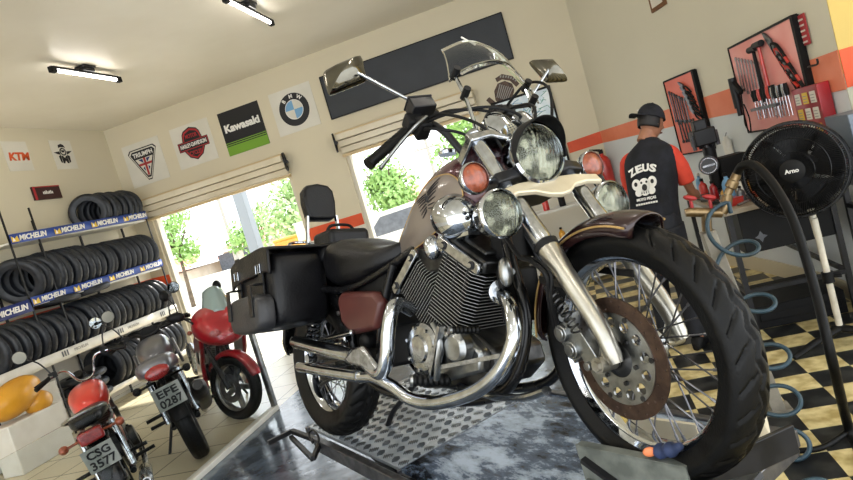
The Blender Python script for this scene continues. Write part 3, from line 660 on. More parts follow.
# ---- frame
mb = MB(); 
mb.cyl((1.20, 0, .72), (1.14, 0, .90), .034, 18)
for sd in (-1, 1):
    mb.tube(catmull([(1.20, sd * .02, .76), (1.26, sd * .06, .60), (1.30, sd * .08, .42), (1.22, sd * .1, .25), (1.0, sd * .11, .20), (.6, sd * .11, .22), (.42, sd * .12, .32), (.40, sd * .12, .5)], 6), .017, 12)
    mb.tube(catmull([(1.18, sd * .02, .82), (.95, sd * .05, .76), (.7, sd * .09, .67), (.4, sd * .12, .62), (.1, sd * .12, .66), (-.12, sd * .1, .66)], 6), .015, 12)
    mb.tube([(.42, sd * .1, .34), (.2, sd * .105, .335), (0, sd * .1, .32)], .02, 12)
    mb.tube(catmull([(.72, sd * .1, .67), (.62, sd * .11, .5), (.55, sd * .11, .3)], 5), .016, 12)
mb.build('frame', 'black', bike)
mb = MB(); mb.box((1.21, 0, .66), (.06, .12, .11)); mb.box((1.245, -.03, .50), (.03, .15, .16)); mb.box((1.10, 0, .80), (.14, .1, .10)); mb.build('electrical_box', 'blackmatte', bike, bev=.01)
# ---- engine
CK = V((.957, 0, .40))
def cyl(axis, name):
    ax = V(axis).normalized(); pz = V((0, 1, 0)); px = pz.cross(ax).normalized()     # px: in-plane perpendicular
    hw, hy, ch = .102, .108, .03
    poly = [(-hw + ch, -hy), (hw - ch, -hy), (hw, -hy + ch), (hw, hy - ch), (hw - ch, hy), (-hw + ch, hy), (-hw, hy - ch), (-hw, -hy + ch)]
    fr = name.startswith('front'); T = frame(CK + V((0, -.028 if fr else .012, 0)), px, pz, ax); mb = MB(T); mb.use('fin')
    for k in range(20):
        h = .052 + k * .0112; sc_ = 1. if fr else .80 + .20 * min(1, k / 6) 
        P = [(p[0] * sc_, p[1]) for p in poly]; mb.use('fin').prism(P, Matrix.Identity(4), h, h + .0045)
        mb.use('finedge'); n = len(P)
        for q in range(n):
            a, b = P[q], P[(q + 1) % n]; mb.add([(a[0] * 1.003, a[1] * 1.003, h + .0014), (b[0] * 1.003, b[1] * 1.003, h + .0014), (b[0] * 1.003, b[1] * 1.003, h + .0031), (a[0] * 1.003, a[1] * 1.003, h + .0031)], [(0, 1, 2, 3)])
    mb.use('fin').prism([(p[0] * .74, p[1] * .82) for p in poly], Matrix.Identity(4), .05, .275)
    for q in (-.05, 0.0, .05): mb.cyl((q, -hy + .012, .1), (q, -hy + .004, .27), .006, 6)
    cy = mb.build(name, None, bike, smooth=30)
    mb = MB(T); mb.prism([(-hw, -.098), (hw, -.098), (hw, .098), (-hw, .098)], Matrix.Identity(4), .276, .318); mb.prism([(-hw * .7, -.075), (hw * .7, -.075), (hw * .7, .075), (-hw * .7, .075)], Matrix.Identity(4), .318, .335); mb.build('cylinder_head', 'alloy_dark', cy, bev=.008)
    mb = MB(T); mb.prism([(-.100, .276), (.100, .276), (.103, .298), (.09, .311), (-.09, .311), (-.103, .298)], frame((0, -.112, 0), (1, 0, 0), (0, 0, 1), (0, -1, 0)), -.012, .006); hc = mb.build('head_cover', 'chrome_worn', cy, bev=.004); hc['label'] = 'polished head cover plate'
    for q in (-.068, .068):
        mb = MB(T); mb.use('blackink').cyl((q, -.116, .293), (q, -.121, .293), .013, 16); mb.use('chrome_worn').cyl((q, -.12, .293), (q, -.126, .293), .008, 6); mb.build('cover_bolt', None, cy)
    return cy
cyl((-.602, 0, .799), 'rear_cylinder'); cyl((.574, 0, .819), 'front_cylinder')
mb = MB()
mb.prism([(.76, .26), (.80, .235), (1.12, .24), (1.19, .29), (1.18, .35), (1.10, .41), (.95, .43), (.80, .41), (.76, .35)], frame((0, 0, 0), (1, 0, 0), (0, 0, 1), (0, -1, 0)), -.10, .105)
mb.build('crankcase', 'alloy_dark', bike, bev=.012)
mb = MB(); mb.prism([(.82, .29), (.98, .265), (1.15, .29), (1.165, .35), (1.10, .405), (.98, .425), (.85, .415)], frame((0, -.108, 0), (1, 0, 0), (0, 0, 1), (0, -1, 0)), -.01, .035); mb.build('engine_side_cover', 'alloy', bike, bev=.012)
mb = MB(); mb.lathe([(.078, 0), (.08, .02), (.07, .032), (.045, .036), (.04, .044), (.015, .048), (0, .048)], (.925, -.15, .375), (0, -1, 0), 36)
for k in range(7):
    a = 2 * PI * k / 7; mb.cyl((.925 + .068 * math.cos(a), -.178, .375 + .068 * math.sin(a)), (.925 + .068 * math.cos(a), -.188, .375 + .068 * math.sin(a)), .006, 6)
mb.build('clutch_cover', 'chrome_worn', bike)
mb = MB(); mb.lathe([(.05, 0), (.05, .03), (.035, .042), (0, .044)], (1.09, -.145, .37), (0, -1, 0), 30); mb.tube(catmull([(1.02, -.19, .45), (1.05, -.195, .40), (1.03, -.2, .33), (1.0, -.19, .28)], 6), .011, 10, sq=.6); mb.build('ignition_cover', 'alloy', bike)
mb = MB(); mb.bar((.98, -.195, .285), (1.07, -.2, .44), .012, .022, (0, 1, 0)); mb.bar((1.0, -.19, .315), (1.3, -.19, .345), .012, .014, (0, 1, 0)); mb.build('brake_rod', 'chrome_worn', bike)
for nm, a, b, r in (('foot_peg', (.93, -.23, .285), (.99, -.13, .27), .021), ('brake_pedal', (1.14, -.22, .425), (1.17, -.14, .415), .012)):
    a = V(a); b = V(b); n = 14; mb = MB(); mb.tube([a + (b - a) * (i / n) for i in range(n + 1)], [r if i % 2 else r * .8 for i in range(n + 1)], 14); pg = mb.build(nm, 'rubber', bike)
    mb = MB(); mb.lathe([(0, 0), (r * .95, 0), (r * .95, .008), (0, .01)], a, a - b, 18); mb.build('peg_cap', 'alloy', pg)
mb = MB(); mb.tube(catmull([(1.02, -.12, .25), (1.2, -.16, .23), (1.35, -.18, .235), (1.44, -.19, .255)], 6), [.014] * 12 + [.016] * 7, 10, sq=.7); mb.build('highway_bar', 'chrome_worn', bike)
mb = MB(); mb.tube(catmull([(.50, .10, .24), (.38, .12, .17), (.2, .15, .08), (.10, .17, -.005)], 6), .012, 10); mb.cyl((.10, .17, .008), (.10, .17, -.005), .03, 12); mb.build('side_stand', 'blackmetal', bike)
# air box and carburettor covers
mb = MB(); mb.ell((1.085, -.085, .762), (.098, .082, .078), Matrix.Rotation(R_(16), 4, 'Y'), 28, 18); ab = mb.build('air_cleaner', 'chrome', bike, smooth=80)
mb = MB(); mb.ell((.965, -.105, .688), (.036, .032, .042), None, 20, 14); mb.ell((1.035, -.105, .690), (.036, .032, .040), None, 20, 14); mb.box((1.09, -.10, .700), (.15, .05, .012)); mb.build('carburettor_cover', 'chrome', bike, smooth=60)
mb = MB(); mb.box((.95, -.02, .66), (.2, .13, .09)); mb.tube([(.9, -.03, .62), (.88, -.02, .56)], .025, 12); mb.tube([(1.0, -.03, .62), (1.03, -.02, .56)], .025, 12); mb.build('carburettor', 'alloy_dark', bike, bev=.008)
mb = MB(); mb.ell((1.285, -.115, .565), (.022, .02, .042), None, 16, 12); mb.cyl((1.285, -.09, .565), (1.24, -.06, .56), .01, 8); mb.build('horn', 'alloy', bike, smooth=60)
# exhausts
f1 = catmull([(1.20, -.08, .515), (1.27, -.12, .50), (1.335, -.165, .455), (1.35, -.19, .38), (1.29, -.205, .30), (1.17, -.21, .245), (1.0, -.21, .215), (.88, -.21, .222), (.78, -.21, .262), (.68, -.21, .29), (.6, -.21, .292)], 7)
ex = MB().tube(f1, .021, 20).build('front_exhaust_pipe', 'chrome', bike, smooth=60)
mb = MB(); mb.lathe([(.03, 0), (.036, .0), (.036, .01), (.03, .012)], (1.225, -.09, .515), V((1, -.5, -.15)), 20); mb.build('exhaust_flange', 'chrome_worn', ex)
f2 = catmull([(.79, -.10, .50), (.80, -.16, .525), (.815, -.2, .50), (.80, -.215, .43), (.785, -.22, .36), (.745, -.22, .31), (.69, -.215, .315), (.63, -.21, .345), (.56, -.205, .362)], 7)
ex2 = MB().tube(f2, .025, 20).build('rear_exhaust_pipe', 'chrome', bike, smooth=60)
def muf(a, b, r, nm):
    a = V(a); b = V(b); d = (b - a); mb = MB(); n = 8; P = [a + d * t for t in (0, .04, .1, .5, .95, .98, 1)]
    mb.tube(P, [r * .72, r * .95, r, r, r * .92, r * .8, r * .62], 22); m = mb.build(nm, 'chrome', bike, smooth=50)
    mb = MB(); x = d.normalized(); mb.tube([a + d * .06, a + d * .09], r * 1.06, 22); mb.build('clamp_band', 'chrome_worn', m)
    mb = MB(); mb.lathe([(r * .5, 0), (r * .5, .004), (0, .004)], b, d, 16); mb.build('outlet', 'blackink', m)
muf((.58, -.205, .36), (.045, -.205, .442), .029, 'upper_muffler'); muf((.62, -.21, .291), (.07, -.21, .336), .024, 'lower_muffler')
mb = MB(); mb.prism([(.66, .40), (.60, .40), (.52, .36), (.56, .34), (.64, .33), (.74, .29), (.745, .33)], frame((0, -.235, 0), (1, 0, 0), (0, 0, 1), (0, -1, 0)), -.02, .004); mb.build('heat_shield', 'chrome_worn', bike, bev=.01)
# tank
TS = [(0.642, 0.0259, 0.73, 0.68), (0.702, 0.0519, 0.79, 0.655), (0.782, 0.0778, 0.835, 0.66), (0.872, 0.0968, 0.9, 0.675), (0.972, 0.1081, 0.95, 0.7), (1.072, 0.1081, 0.965, 0.725), (1.152, 0.0951, 0.955, 0.75), (1.222, 0.0692, 0.925, 0.78), (1.257, 0.0389, 0.885, 0.81)]
def tsec(i, k, n):
    x, w, zt, zb_ = TS[i]; a = 2 * PI * k / n - PI / 2; zc = zb_ + (zt - zb_) * .45; c, s2 = math.cos(a), math.sin(a)
    y = w * math.copysign(abs(c) ** .8, c); z = zc + ((zt - zc) if s2 > 0 else (zc - zb_)) * math.copysign(abs(s2) ** .8, s2); return V((x, y, z))
def tpt(t, k, n):  # smooth along x
    i = min(int(t), len(TS) - 2); f = t - i; P = [tsec(max(0, min(len(TS) - 1, j)), k, n) for j in (i - 1, i, i + 1, i + 2)]
    a, b, c, d = P; return .5 * ((2 * b) + (c - a) * f + (2 * a - 5 * b + 4 * c - d) * f * f + (3 * b - a - 3 * c + d) * f ** 3)
N = 32; NT = 48
rings = [[tpt(8 * i / NT, k, N) for k in range(N)] for i in range(NT + 1)]
mb = MB(); mb.loft(rings); tank = mb.build('fuel_tank', 'maroon', bike, smooth=60)
# taupe side panel hugging the tank, gold outline, winged emblem
def tanks(u, v, off):  # u along, v around the right side
    t = 8 * u; kf = (v) * N; k0 = math.floor(kf); f = kf - k0; p = tpt(t, k0, N) * (1 - f) + tpt(t, k0 + 1, N) * f
    c = V((p.x, 0, .82)); n = V((0, p.y, (p.z - .83))).normalized(); return p + n * off
for sd in (0, 1):
    def loopuv(a, s=1.0):
        u = .42 + .34 * s * math.cos(a) - .03 * math.cos(2 * a); v = (.745 + .10 * s * math.sin(a) + .06 * (u - .42)) ; return u, v
    def flip(p): return (p.x, -p.y, p.z) if sd else tuple(p)
    mb = MB(); nn = 48; rr = 10
    mb.grid(lambda U, Vv: flip(tanks(*loopuv(2 * PI * U, max(.001, Vv)), .0025)), nn, rr, cu=True); o = mb.build('tank_panel', 'tankside', tank, smooth=60); o['label'] = 'taupe side panel with a gold outline'
    MB().tube([flip(tanks(*loopuv(2 * PI * i / 60), .003)) for i in range(60)], .0022, 6, closed=True).build('gold_outline', 'gold', tank)
    mb = MB()
    for k in range(7):
        for s2 in (-1, 1):
            P = [flip(tanks(.50 + s2 * (.006 + .085 * t * (1 - k * .09)), .70 + .008 * k - .022 * t * (1 - .25 * k), .004)) for t in (0, .33, .66, 1)]
            mb.tube(P, [.0022, .0025, .002, .001], 5)
    mb.ell(flip(tanks(.50, .72, .004)), (.010, .004, .012)); mb.build('winged_emblem', 'blackink', tank)
mb = MB(); mb.lathe([(0.0, 0), (.03, 0), (.032, .01), (.02, .018), (0, .02)], (.98, 0, 1.0), (0, 0, 1), 24); mb.build('filler_cap', 'chrome', tank)
# seat
def seat_mb(x0, x1, secs, n=20):
    pass
SS = [(.22, .12, .815, .66), (.29, .15, .835, .635), (.39, .16, .825, .62), (.50, .15, .785, .63), (.60, .125, .745, .655), (.68, .09, .75, .67), (.74, .05, .765, .70)]
rings = []
for x, w, zt, zb_ in SS:
    ring = []
    for k in range(24):
        a = 2 * PI * k / 24; c, s2 = math.cos(a), math.sin(a); ring.append((x, w * math.copysign(abs(c) ** .6, c), (zt + zb_) / 2 + (zt - zb_) / 2 * math.copysign(abs(s2) ** .6, s2)))
    rings.append(ring)
mb = MB(); mb.loft(rings); mb.build('rider_seat', 'leather', bike, smooth=70, sub=1)
SS = [(-.14, .09, .83, .74), (-.08, .115, .85, .74), (.02, .12, .855, .74), (.14, .125, .85, .74), (.22, .13, .835, .735), (.27, .12, .81, .74)]
rings = []
for x, w, zt, zb_ in SS:
    rings.append([(x, w * math.copysign(abs(math.cos(2 * PI * k / 24)) ** .6, math.cos(2 * PI * k / 24)), (zt + zb_) / 2 + (zt - zb_) / 2 * math.copysign(abs(math.sin(2 * PI * k / 24)) ** .6, math.sin(2 * PI * k / 24))) for k in range(24)])
mb = MB(); mb.loft(rings); mb.build('pillion_seat', 'leather', bike, smooth=70, sub=1)
# backrest
T = frame((-.06, 0.045, 1.07), (0, 1, 0), (-.1, 0, .995), (.995, 0, .1)); poly = [(-.072, -.078), (-.05, -.088), (.05, -.088), (.072, -.078), (.082, 0), (.078, .055), (.055, .082), (0, .092), (-.055, .082), (-.078, .055), (-.082, 0)]
mb = MB(T); mb.prism(poly, Matrix.Identity(4), -.03, .03); br = mb.build('backrest_pad', 'leather', bike, smooth=60, bev=.014, segs=3)
mb = MB()
for sd in (-1, 1): mb.bar((-.03, sd * .075 + .04, 1.0), (.0, sd * .10 + .02, .72), .022, .008, (0, 1, 0))
mb.tube(catmull([(-.12, -.09, .86), (-.2, -.06, .90), (-.22, 0, .91), (-.2, .06, .90), (-.12, .09, .86)], 5), .007, 10)
mb.build('backrest_bracket', 'chrome', bike)
# rear bag strapped behind the seat
mb = MB(); mb.box((.05, 0.085, .868), (.18, .21, .09)); rb = mb.build('tail_bag', 'leather', bike, bev=.025, segs=4, smooth=60)
mb = MB(); mb.tube(catmull([(.07, .0, .90), (.07, .03, .935), (.07, .12, .935), (.07, .15, .90)], 6), .007, 8); mb.build('carry_handle', 'blackmatte', rb)
# rear wheel, fender
tyre_mb(MB(Matrix.Translation((0, 0, .32))), .32, .205, .145, 200, 'cross', gd=.008, K=40).build('rear_tire', 'rubber', bike, smooth=60)
rr_ = rim_mb(MB(Matrix.Translation((0, 0, .32))), .212, .09).build('rear_rim', 'chrome', bike, smooth=50)
for k in range(36):
    mb = MB(Matrix.Translation((0, 0, .32))); spoke(mb, k, 36, .07, .19, .045); mb.build('spoke', 'steel', rr_)
mb = MB(); mb.lathe([(0, -.1), (.018, -.1), (.02, -.07), (.075, -.055), (.08, .055), (.02, .07), (.018, .1), (0, .1)], (0, 0, .32), (0, 1, 0), 30); mb.build('rear_hub', 'alloy_dark', bike)
mb = MB(); mb.bar((.02, -.085, .31), (.18, -.09, .27), .012, .02, (0, 1, 0)); mb.tube([(.05, -.1, .24), (.26, -.1, .30)], .008, 8); mb.build('torque_arm', 'blackmetal', bike)
fender(R_(20), R_(175), .345, .19, Matrix.Translation((0, 0, .345)), .035).build('rear_fender', 'black', bike, smooth=60, solid=.004)
# shock absorber
for sd in (-1, 1):
    a = V((.05, sd * .135, .36)); b = V((.20, sd * .135, .665)); d = b - a; mb = MB(); mb.tube([a, b], .014, 12); mb.tube([a + d * .72, a + d * .98], [.03, .034], 18); mb.cyl(a - V((0, .02, 0)), a + V((0, .02, 0)), .02, 14); sh = mb.build('shock_absorber', 'chrome', bike)
    x, y, z = basis(d); hp = []
    for i in range(140):
        t = i / 139; ph = t * 2 * PI * 9; hp.append(a + d * (.12 + .6 * t) + x * (.026 * math.cos(ph)) + y * (.026 * math.sin(ph)))
    MB().tube(hp, .0048, 6).build('coil_spring', 'blackmetal', sh)
# side cover, swing area
mb = MB(); mb.prism([(.36, .58), (.39, .61), (.64, .585), (.68, .54), (.62, .45), (.44, .44), (.37, .49)], frame((0, -.115, 0), (1, 0, 0), (0, 0, 1), (0, -1, 0)), -.01, .035); sc_o = mb.build('side_cover', 'sidered', bike, bev=.02, segs=3); 
mb = MB(); mb.cyl((.375, -.152, .53), (.375, -.158, .53), .009, 12); mb.build('cover_screw', 'alloy', sc_o)
mb = MB(); mb.box((.52, 0, .55), (.3, .2, .2)); mb.box((.45, 0, .40), (.22, .18, .2)); mb.cyl((.5, -.14, .41), (.5, .14, .41), .03, 14); mb.build('battery_box', 'blackmatte', bike, bev=.015)
mb = MB(); mb.box((.30, -.15, .43), (.24, .035, .03)); mb.tube([(.2, -.16, .43), (.48, -.16, .45)], .012, 12); mb.build('pillion_peg_bracket', 'chrome_worn', bike, bev=.006)
# saddlebag (right), saddlebag (left)
def saddlebag(sd):
    x0, x1, y0, y1, z0, z1 = (-.19, .23, .085, .345, .50, .815) if sd < 0 else (-.36, .06, .10, .345, .42, .735)
    secs = []
    for (z, e) in ((z0, .86), (z0 + .02, .95), (z0 + .1, 1.0), (z1 - .1, 1.0), (z1 - .035, .97), (z1, .86)):
        pts = []
        for k in range(28):
            a = 2 * PI * k / 28; c, s2 = math.cos(a), math.sin(a)
            pts.append(((x0 + x1) / 2 + (x1 - x0) / 2 * e * math.copysign(abs(c) ** .3, c), sd * ((y0 + y1) / 2 + (y1 - y0) / 2 * e * math.copysign(abs(s2) ** .35, s2)), z + (.012 * c)))
        secs.append(pts)
    mb = MB(); mb.loft(secs); bg_ = mb.build('saddlebag', 'leather', bike, smooth=50, sub=1)
    # lid flap with stitched edge
    mb = MB()
    def lid(u, v):
        y = .08 + (.275) * min(1, v / .62); z = z1 + .012 if v < .62 else z1 + .012 - (v - .62) / .38 * .10
        k = (u - .5) * 2; z -= .05 * max(0, (v - .62) / .38) * abs(k) ** 3 * 0 ; z -= .02 * abs(k) ** 6
        if v > .55: z -= 0; 
        return (x0 - .006 + (x1 - x0 + .012) * u, sd * y, z + .012 * k)
    mb.grid(lid, 20, 16); mb.build('saddlebag_lid', 'leather', bg_, smooth=50, solid=.008)
    # outer pocket
    mb = MB(); rings = []
    for (d, e) in ((0, 1.0), (.03, 1.0), (.055, .93), (.064, .8)):
        rings.append([((x0 + x1) / 2 + .185 * e * c_[0], sd * (.34 + d), z0 + .075 + .08 * e * c_[1]) for c_ in [(math.copysign(abs(math.cos(2 * PI * k / 28)) ** .5, math.cos(2 * PI * k / 28)), math.copysign(abs(math.sin(2 * PI * k / 28)) ** .55, math.sin(2 * PI * k / 28))) for k in range(28)]])
    mb.loft(rings); pk = mb.build('outer_pocket', mat('greyed_leather', '2b2b2e', .42, 0, '1d1d1f', 9, bump=.4, bscale=120), bg_, smooth=50); pk['label'] = 'worn grey outer pocket'
    for x in (x0 + .07, x1 - .1):
        mb = MB(); mb.box((x, sd * .352, z1 - .085), (.042, .008, .2)); mb.box((x, sd * .372, z1 - .125), (.042, .05, .008)); mb.box((x, sd * .407, z1 - .19), (.038, .006, .13)); st = mb.build('strap', 'vinyl', bg_, bev=.002)
        mb = MB(); y = sd * .362
        zq = z1 - .08; P = [(x - .022, y, zq), (x + .022, y, zq), (x + .022, y, zq + .035), (x - .022, y, zq + .035)]; mb.tube(P, .003, 6, closed=True); mb.cyl((x, y, zq), (x, y, zq + .035), .0025, 6); mb.build('buckle', 'chrome_worn', st)
    return bg_
saddlebag(-1); saddlebag(1)
# ------------------------------------------------------------------ motorcycle lift
LU = V((.735, -.678, 0)).normalized(); LV = V((-LU.y, LU.x, 0)); LO = V((-1.40, 2.435, 0)); LT = frame(LO, LU, LV, (0, 0, 1))
lift = empty('motorcycle_lift', 'low steel motorcycle lift with diamond plate deck under the big cruiser', 'motorcycle lift', mw=LT)
ZT = .497
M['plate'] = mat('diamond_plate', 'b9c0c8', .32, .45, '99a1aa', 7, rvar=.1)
M['platebar'] = mat('plate_bars_dark_reflection', '4c5156', .3, .7, '62676c', 30)  # bars darkened: the dark reflection they catch is put into the colour
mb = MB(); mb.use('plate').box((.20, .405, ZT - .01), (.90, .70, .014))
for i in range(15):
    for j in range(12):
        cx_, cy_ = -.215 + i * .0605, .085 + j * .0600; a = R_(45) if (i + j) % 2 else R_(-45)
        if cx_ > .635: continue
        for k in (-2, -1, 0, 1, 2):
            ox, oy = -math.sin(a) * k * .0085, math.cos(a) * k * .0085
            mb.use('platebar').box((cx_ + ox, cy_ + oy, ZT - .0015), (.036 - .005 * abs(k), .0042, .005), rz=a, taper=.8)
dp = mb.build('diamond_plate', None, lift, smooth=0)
m = mat('scuffed_deck_with_sheen', '2a2e34', .28, .2); nt = m.node_tree; b = nt.nodes['Principled BSDF']; tc = nt.nodes['Texture Coordinate']
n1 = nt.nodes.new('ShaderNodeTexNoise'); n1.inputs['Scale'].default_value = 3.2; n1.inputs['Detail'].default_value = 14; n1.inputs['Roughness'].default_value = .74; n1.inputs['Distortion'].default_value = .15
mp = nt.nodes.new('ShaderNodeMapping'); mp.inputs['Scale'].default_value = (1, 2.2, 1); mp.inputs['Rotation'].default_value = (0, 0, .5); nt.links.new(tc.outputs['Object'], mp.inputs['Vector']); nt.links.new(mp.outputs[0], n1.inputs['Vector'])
r1 = nt.nodes.new('ShaderNodeValToRGB'); e = r1.color_ramp.elements; e[0].position = .38; e[0].color = lin('0a0c11'); e[1].position = .58; e[1].color = lin('b2c0d2'); q = e.new(.47); q.color = lin('55647a')  # pale blue end holds scuffs and the daylight reflection, put in as colour
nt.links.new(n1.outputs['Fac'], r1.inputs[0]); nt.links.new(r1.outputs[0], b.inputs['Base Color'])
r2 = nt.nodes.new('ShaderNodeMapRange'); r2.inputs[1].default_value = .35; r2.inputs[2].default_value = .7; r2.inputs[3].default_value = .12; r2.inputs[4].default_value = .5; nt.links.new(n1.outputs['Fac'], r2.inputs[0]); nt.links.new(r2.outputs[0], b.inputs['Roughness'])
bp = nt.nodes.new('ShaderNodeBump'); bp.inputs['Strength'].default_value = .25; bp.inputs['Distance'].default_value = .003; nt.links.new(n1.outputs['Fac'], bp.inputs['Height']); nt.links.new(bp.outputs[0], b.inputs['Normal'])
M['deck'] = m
mb = MB(); mb.box((1.19, .405, ZT - .012), (1.06, .70, .016)); mb.build('painted_deck', 'deck', lift, smooth=0)
mb = MB()
for y, h in ((0.0, .062), (.768, .05)): mb.box((.84, y, ZT - .02 - .0), (1.74 if y == 0 else 1.78, .03, h))
mb.box((.655, .40, ZT - .03), (.012, .72, .05)); mb.box((-.26, .40, ZT - .03), (.03, .72, .05)); mb.box((1.725, .38, ZT - .03), (.03, .74, .05))
mb.build('side_rail', 'steel', lift, bev=.003)
mb = MB(); mb.box((.9, .036, ZT - .035), (1.8, .03, .02)); mb.build('slot_shade', 'blackmatte', lift)  # solid black bar: shade of the gap beside the rail put in as colour
mb = MB()
for y in (.12, .66):
    mb.bar((.0, y, .06), (1.25, y, .45), .05, .035, (0, 1, 0)); mb.bar((.0, y + .05, .45), (1.25, y + .05, .06), .05, .035, (0, 1, 0))
mb.build('scissor_arms', 'blackmetal', lift)
mb = MB(); 
for y in (.12, .66): mb.box((.7, y, .03), (1.9, .07, .06))
for x in (-.2, 1.6): mb.box((x, .39, .03), (.07, .6, .06))
mb.build('base_frame', 'blackmetal', lift)
Li = LT.inverted()
def Lp(u, v, z): return Li @ onZ(u, v, z)
z = .5; mb = MB(); a, b_, c = Lp(268, 443, z), Lp(292, 431, z), Lp(322, 442, z - .01)
mb.bar(a, b_, .022, .022); mb.bar(b_, c, .022, .022); mb.bar(Lp(291, 437, z - .02), Lp(313, 459, z - .02), .02, .02); mb.bar(Lp(313, 459, z - .02), Lp(320, 443, z - .01), .02, .02)
mb.tube(catmull([Lp(313, 443, z), Lp(309, 434, z + .02), Lp(313, 430, z + .03), Lp(318, 436, z + .02), Lp(319, 444, z)], 5), .006, 8)
mb.build('latch_lever', 'blackmetal', lift, bev=.002)
# front wheel chock on the lift
cd = V((.784, -.62, 0)).normalized(); cn = V((-cd.y, cd.x, 0)); WB0 = BO + xb * WB + zb * .0; wbot = FA - (bike.matrix_world.to_3x3() @ s_) * 0 - zb * .318
CT = frame((wbot.x, wbot.y, 0), cd, cn, (0, 0, 1)); ch = empty('wheel_chock', 'steel wheel clamp holding the front wheel at the head of the lift', 'wheel chock', mw=CT); Ci = CT.inverted()
a = Ci @ onZ(577, 445, .69); b_ = Ci @ onZ(686, 468, .69); yn = (a.y + b_.y) / 2
mb = MB(); mb.box(((a.x + b_.x) / 2, yn, .64), (b_.x - a.x, .006, .10)); mb.box(((a.x + b_.x) / 2, yn + .010, .690), (b_.x - a.x, .026, .005)); mb.build('near_side_plate', 'chockmetal', ch)
for x in (a.x + .03, b_.x - .05): mb = MB(); mb.box((x, yn, .55), (.04, .02, .10)); mb.build('plate_foot', 'chockmetal', ch)
c = Ci @ onZ(612, 420, .62); d = Ci @ onZ(699, 433, .62); mb = MB(); mb.bar(c, d, .012, .05); mb.box(((c.x + d.x) / 2, (c.y + d.y) / 2, .55), (.3, .012, .1)); mb.build('far_side_plate', 'cream', ch)
mb = MB(); mb.box((.0, .0, .585), (.16, .11, .03)); mb.box((0, 0, .54), (.12, .10, .075)); mb.bar((.08, 0, .595), (.22, 0, .66), .10, .012); mb.bar((-.08, 0, .595), (-.2, 0, .66), .10, .012); mb.build('wheel_cradle', 'blackmetal', ch)
c = Ci @ onZ(700, 482, .60); d = Ci @ onZ(795, 438, .60); mb = MB(); mb.bar(c, d, .014, .075); mb.build('front_cross_bar', 'blackmetal', ch, bev=.003)
q = [Ci @ onZ(745, 388, .74), Ci @ onZ(757, 372, .74), Ci @ onZ(772, 440, .56), Ci @ onZ(720, 462, .56)]; mb = MB(); n_ = (q[1] - q[0]).cross(q[3] - q[0]).normalized() * .005
mb.add([tuple(p) for p in q] + [tuple(p + n_) for p in q], [(0, 1, 2, 3), (4, 5, 6, 7), (0, 1, 5, 4), (1, 2, 6, 5), (2, 3, 7, 6), (3, 0, 4, 7)]); mb.build('upright_plate', 'cream', ch)
c = Ci @ onZ(628, 462, .58); d = Ci @ onZ(598, 482, .58); mb = MB(); mb.bar(c, d, .03, .03); mb.build('hinge_bar', 'chockmetal', ch, bev=.002)
P = [Ci @ onZ(577, 444, .69), Ci @ onZ(580, 455, .66), Ci @ onZ(590, 470, .60), Ci @ onZ(593, 482, .58)]; mb = MB(); mb.tube(catmull(P, 5), .005, 8); mb.build('release_hook', 'steel', ch)
# rag caught between spokes and rim
Twr = bike.matrix_world @ FK; mb = MB(); rings = []
RG0 = Twr @ V((-.128, -.06, -.192)); 
for i in range(17):
    u = i / 16; a = math.atan2(-.195, -.12) + u * (math.atan2(-.245, -.012) - math.atan2(-.195, -.12)); e = max(.06, math.sin(PI * (u * .96 + .02)) ** .5) * (1 + .16 * math.sin(u * 21))
    ur = V((math.cos(a), 0, math.sin(a))); cc = ur * .230 + V((0, -.050, 0)); rings.append([Twr @ (cc + ur * (.017 * e * math.cos(t)) + V((0, .02 * e * math.sin(t), 0))) for t in [2 * PI * k / 12 for k in range(12)]])
mb.loft(rings); rag = mb.build('rag', 'navy', None, smooth=60); tag(rag, 'navy blue rag stuffed between the spokes and rim of the front wheel', 'rag')
mb = MB(); c = Twr @ (V((math.cos(-2.0), 0, math.sin(-2.0))) * .226 + V((0, -.070, 0))); mb.ell(c, (.016, .008, .012)); mb.build('orange_patch', 'orangetape', rag)
# ------------------------------------------------------------------ glass balustrade
gp = empty('glass_partition', 'low clear glass partition in a steel frame dividing off the parked motorcycles', 'glass partition', loc=(-2.93, 4.57, 0)); inv = Matrix.Translation((2.93, -4.57, 0))
M['pane'] = mat('clear_pane', 'f4f8f8', .02, 0, trans=1., ior=1.12)
mb = MB(inv); mb.box((-2.93, 4.57, .40), (.045, .045, .80)); mb.build('end_post', 'alloy', gp, bev=.004)
mb = MB(inv); mb.box((-2.93, 3.0, .02), (.07, 3.16, .04)); mb.build('bottom_track', 'white', gp, bev=.004)
mb = MB(inv); mb.box((-2.93, 3.0, .41), (.008, 3.1, .74)); mb.build('glass_pane', 'pane', gp, smooth=0)
# ------------------------------------------------------------------ tyre rack
SX = -5.72; SBK = -6.12; Y0, Y1 = 5.16, 7.30
rack = empty('tyre_rack', 'tall metal tyre rack with blue printed shelf fronts against the left wall', 'rack', loc=(SX, Y0, 0)); inv = Matrix.Translation((-SX, -Y0, 0))
def rpart(name, f, m, **k):
    mb = MB(inv); f(mb); return mb.build(name, m, rack, **k)
for y in (5.17, 5.53, 7.31): rpart('upright', lambda q: q.box((SX + .012, y, 1.28 if y < 7 else 1.13), (.012, .018, 2.56 if y < 5.3 else (2.4 if y < 7 else 2.27))), 'blackmetal')
for y in (5.2, 5.92, 6.53, 7.28, 4.42): rpart('upright', lambda q: q.box((SBK, y, 1.2), (.022, .022, 2.4)), 'blackmetal')
rpart('upright', lambda q: q.box((SX + .012, 4.42, .6), (.018, .018, 1.2)), 'blackmetal')
tiers = [(2.13, Y0, Y1), (1.44, Y0, Y1), (.80, 4.4, Y1), (.20, 5.3, Y1)]
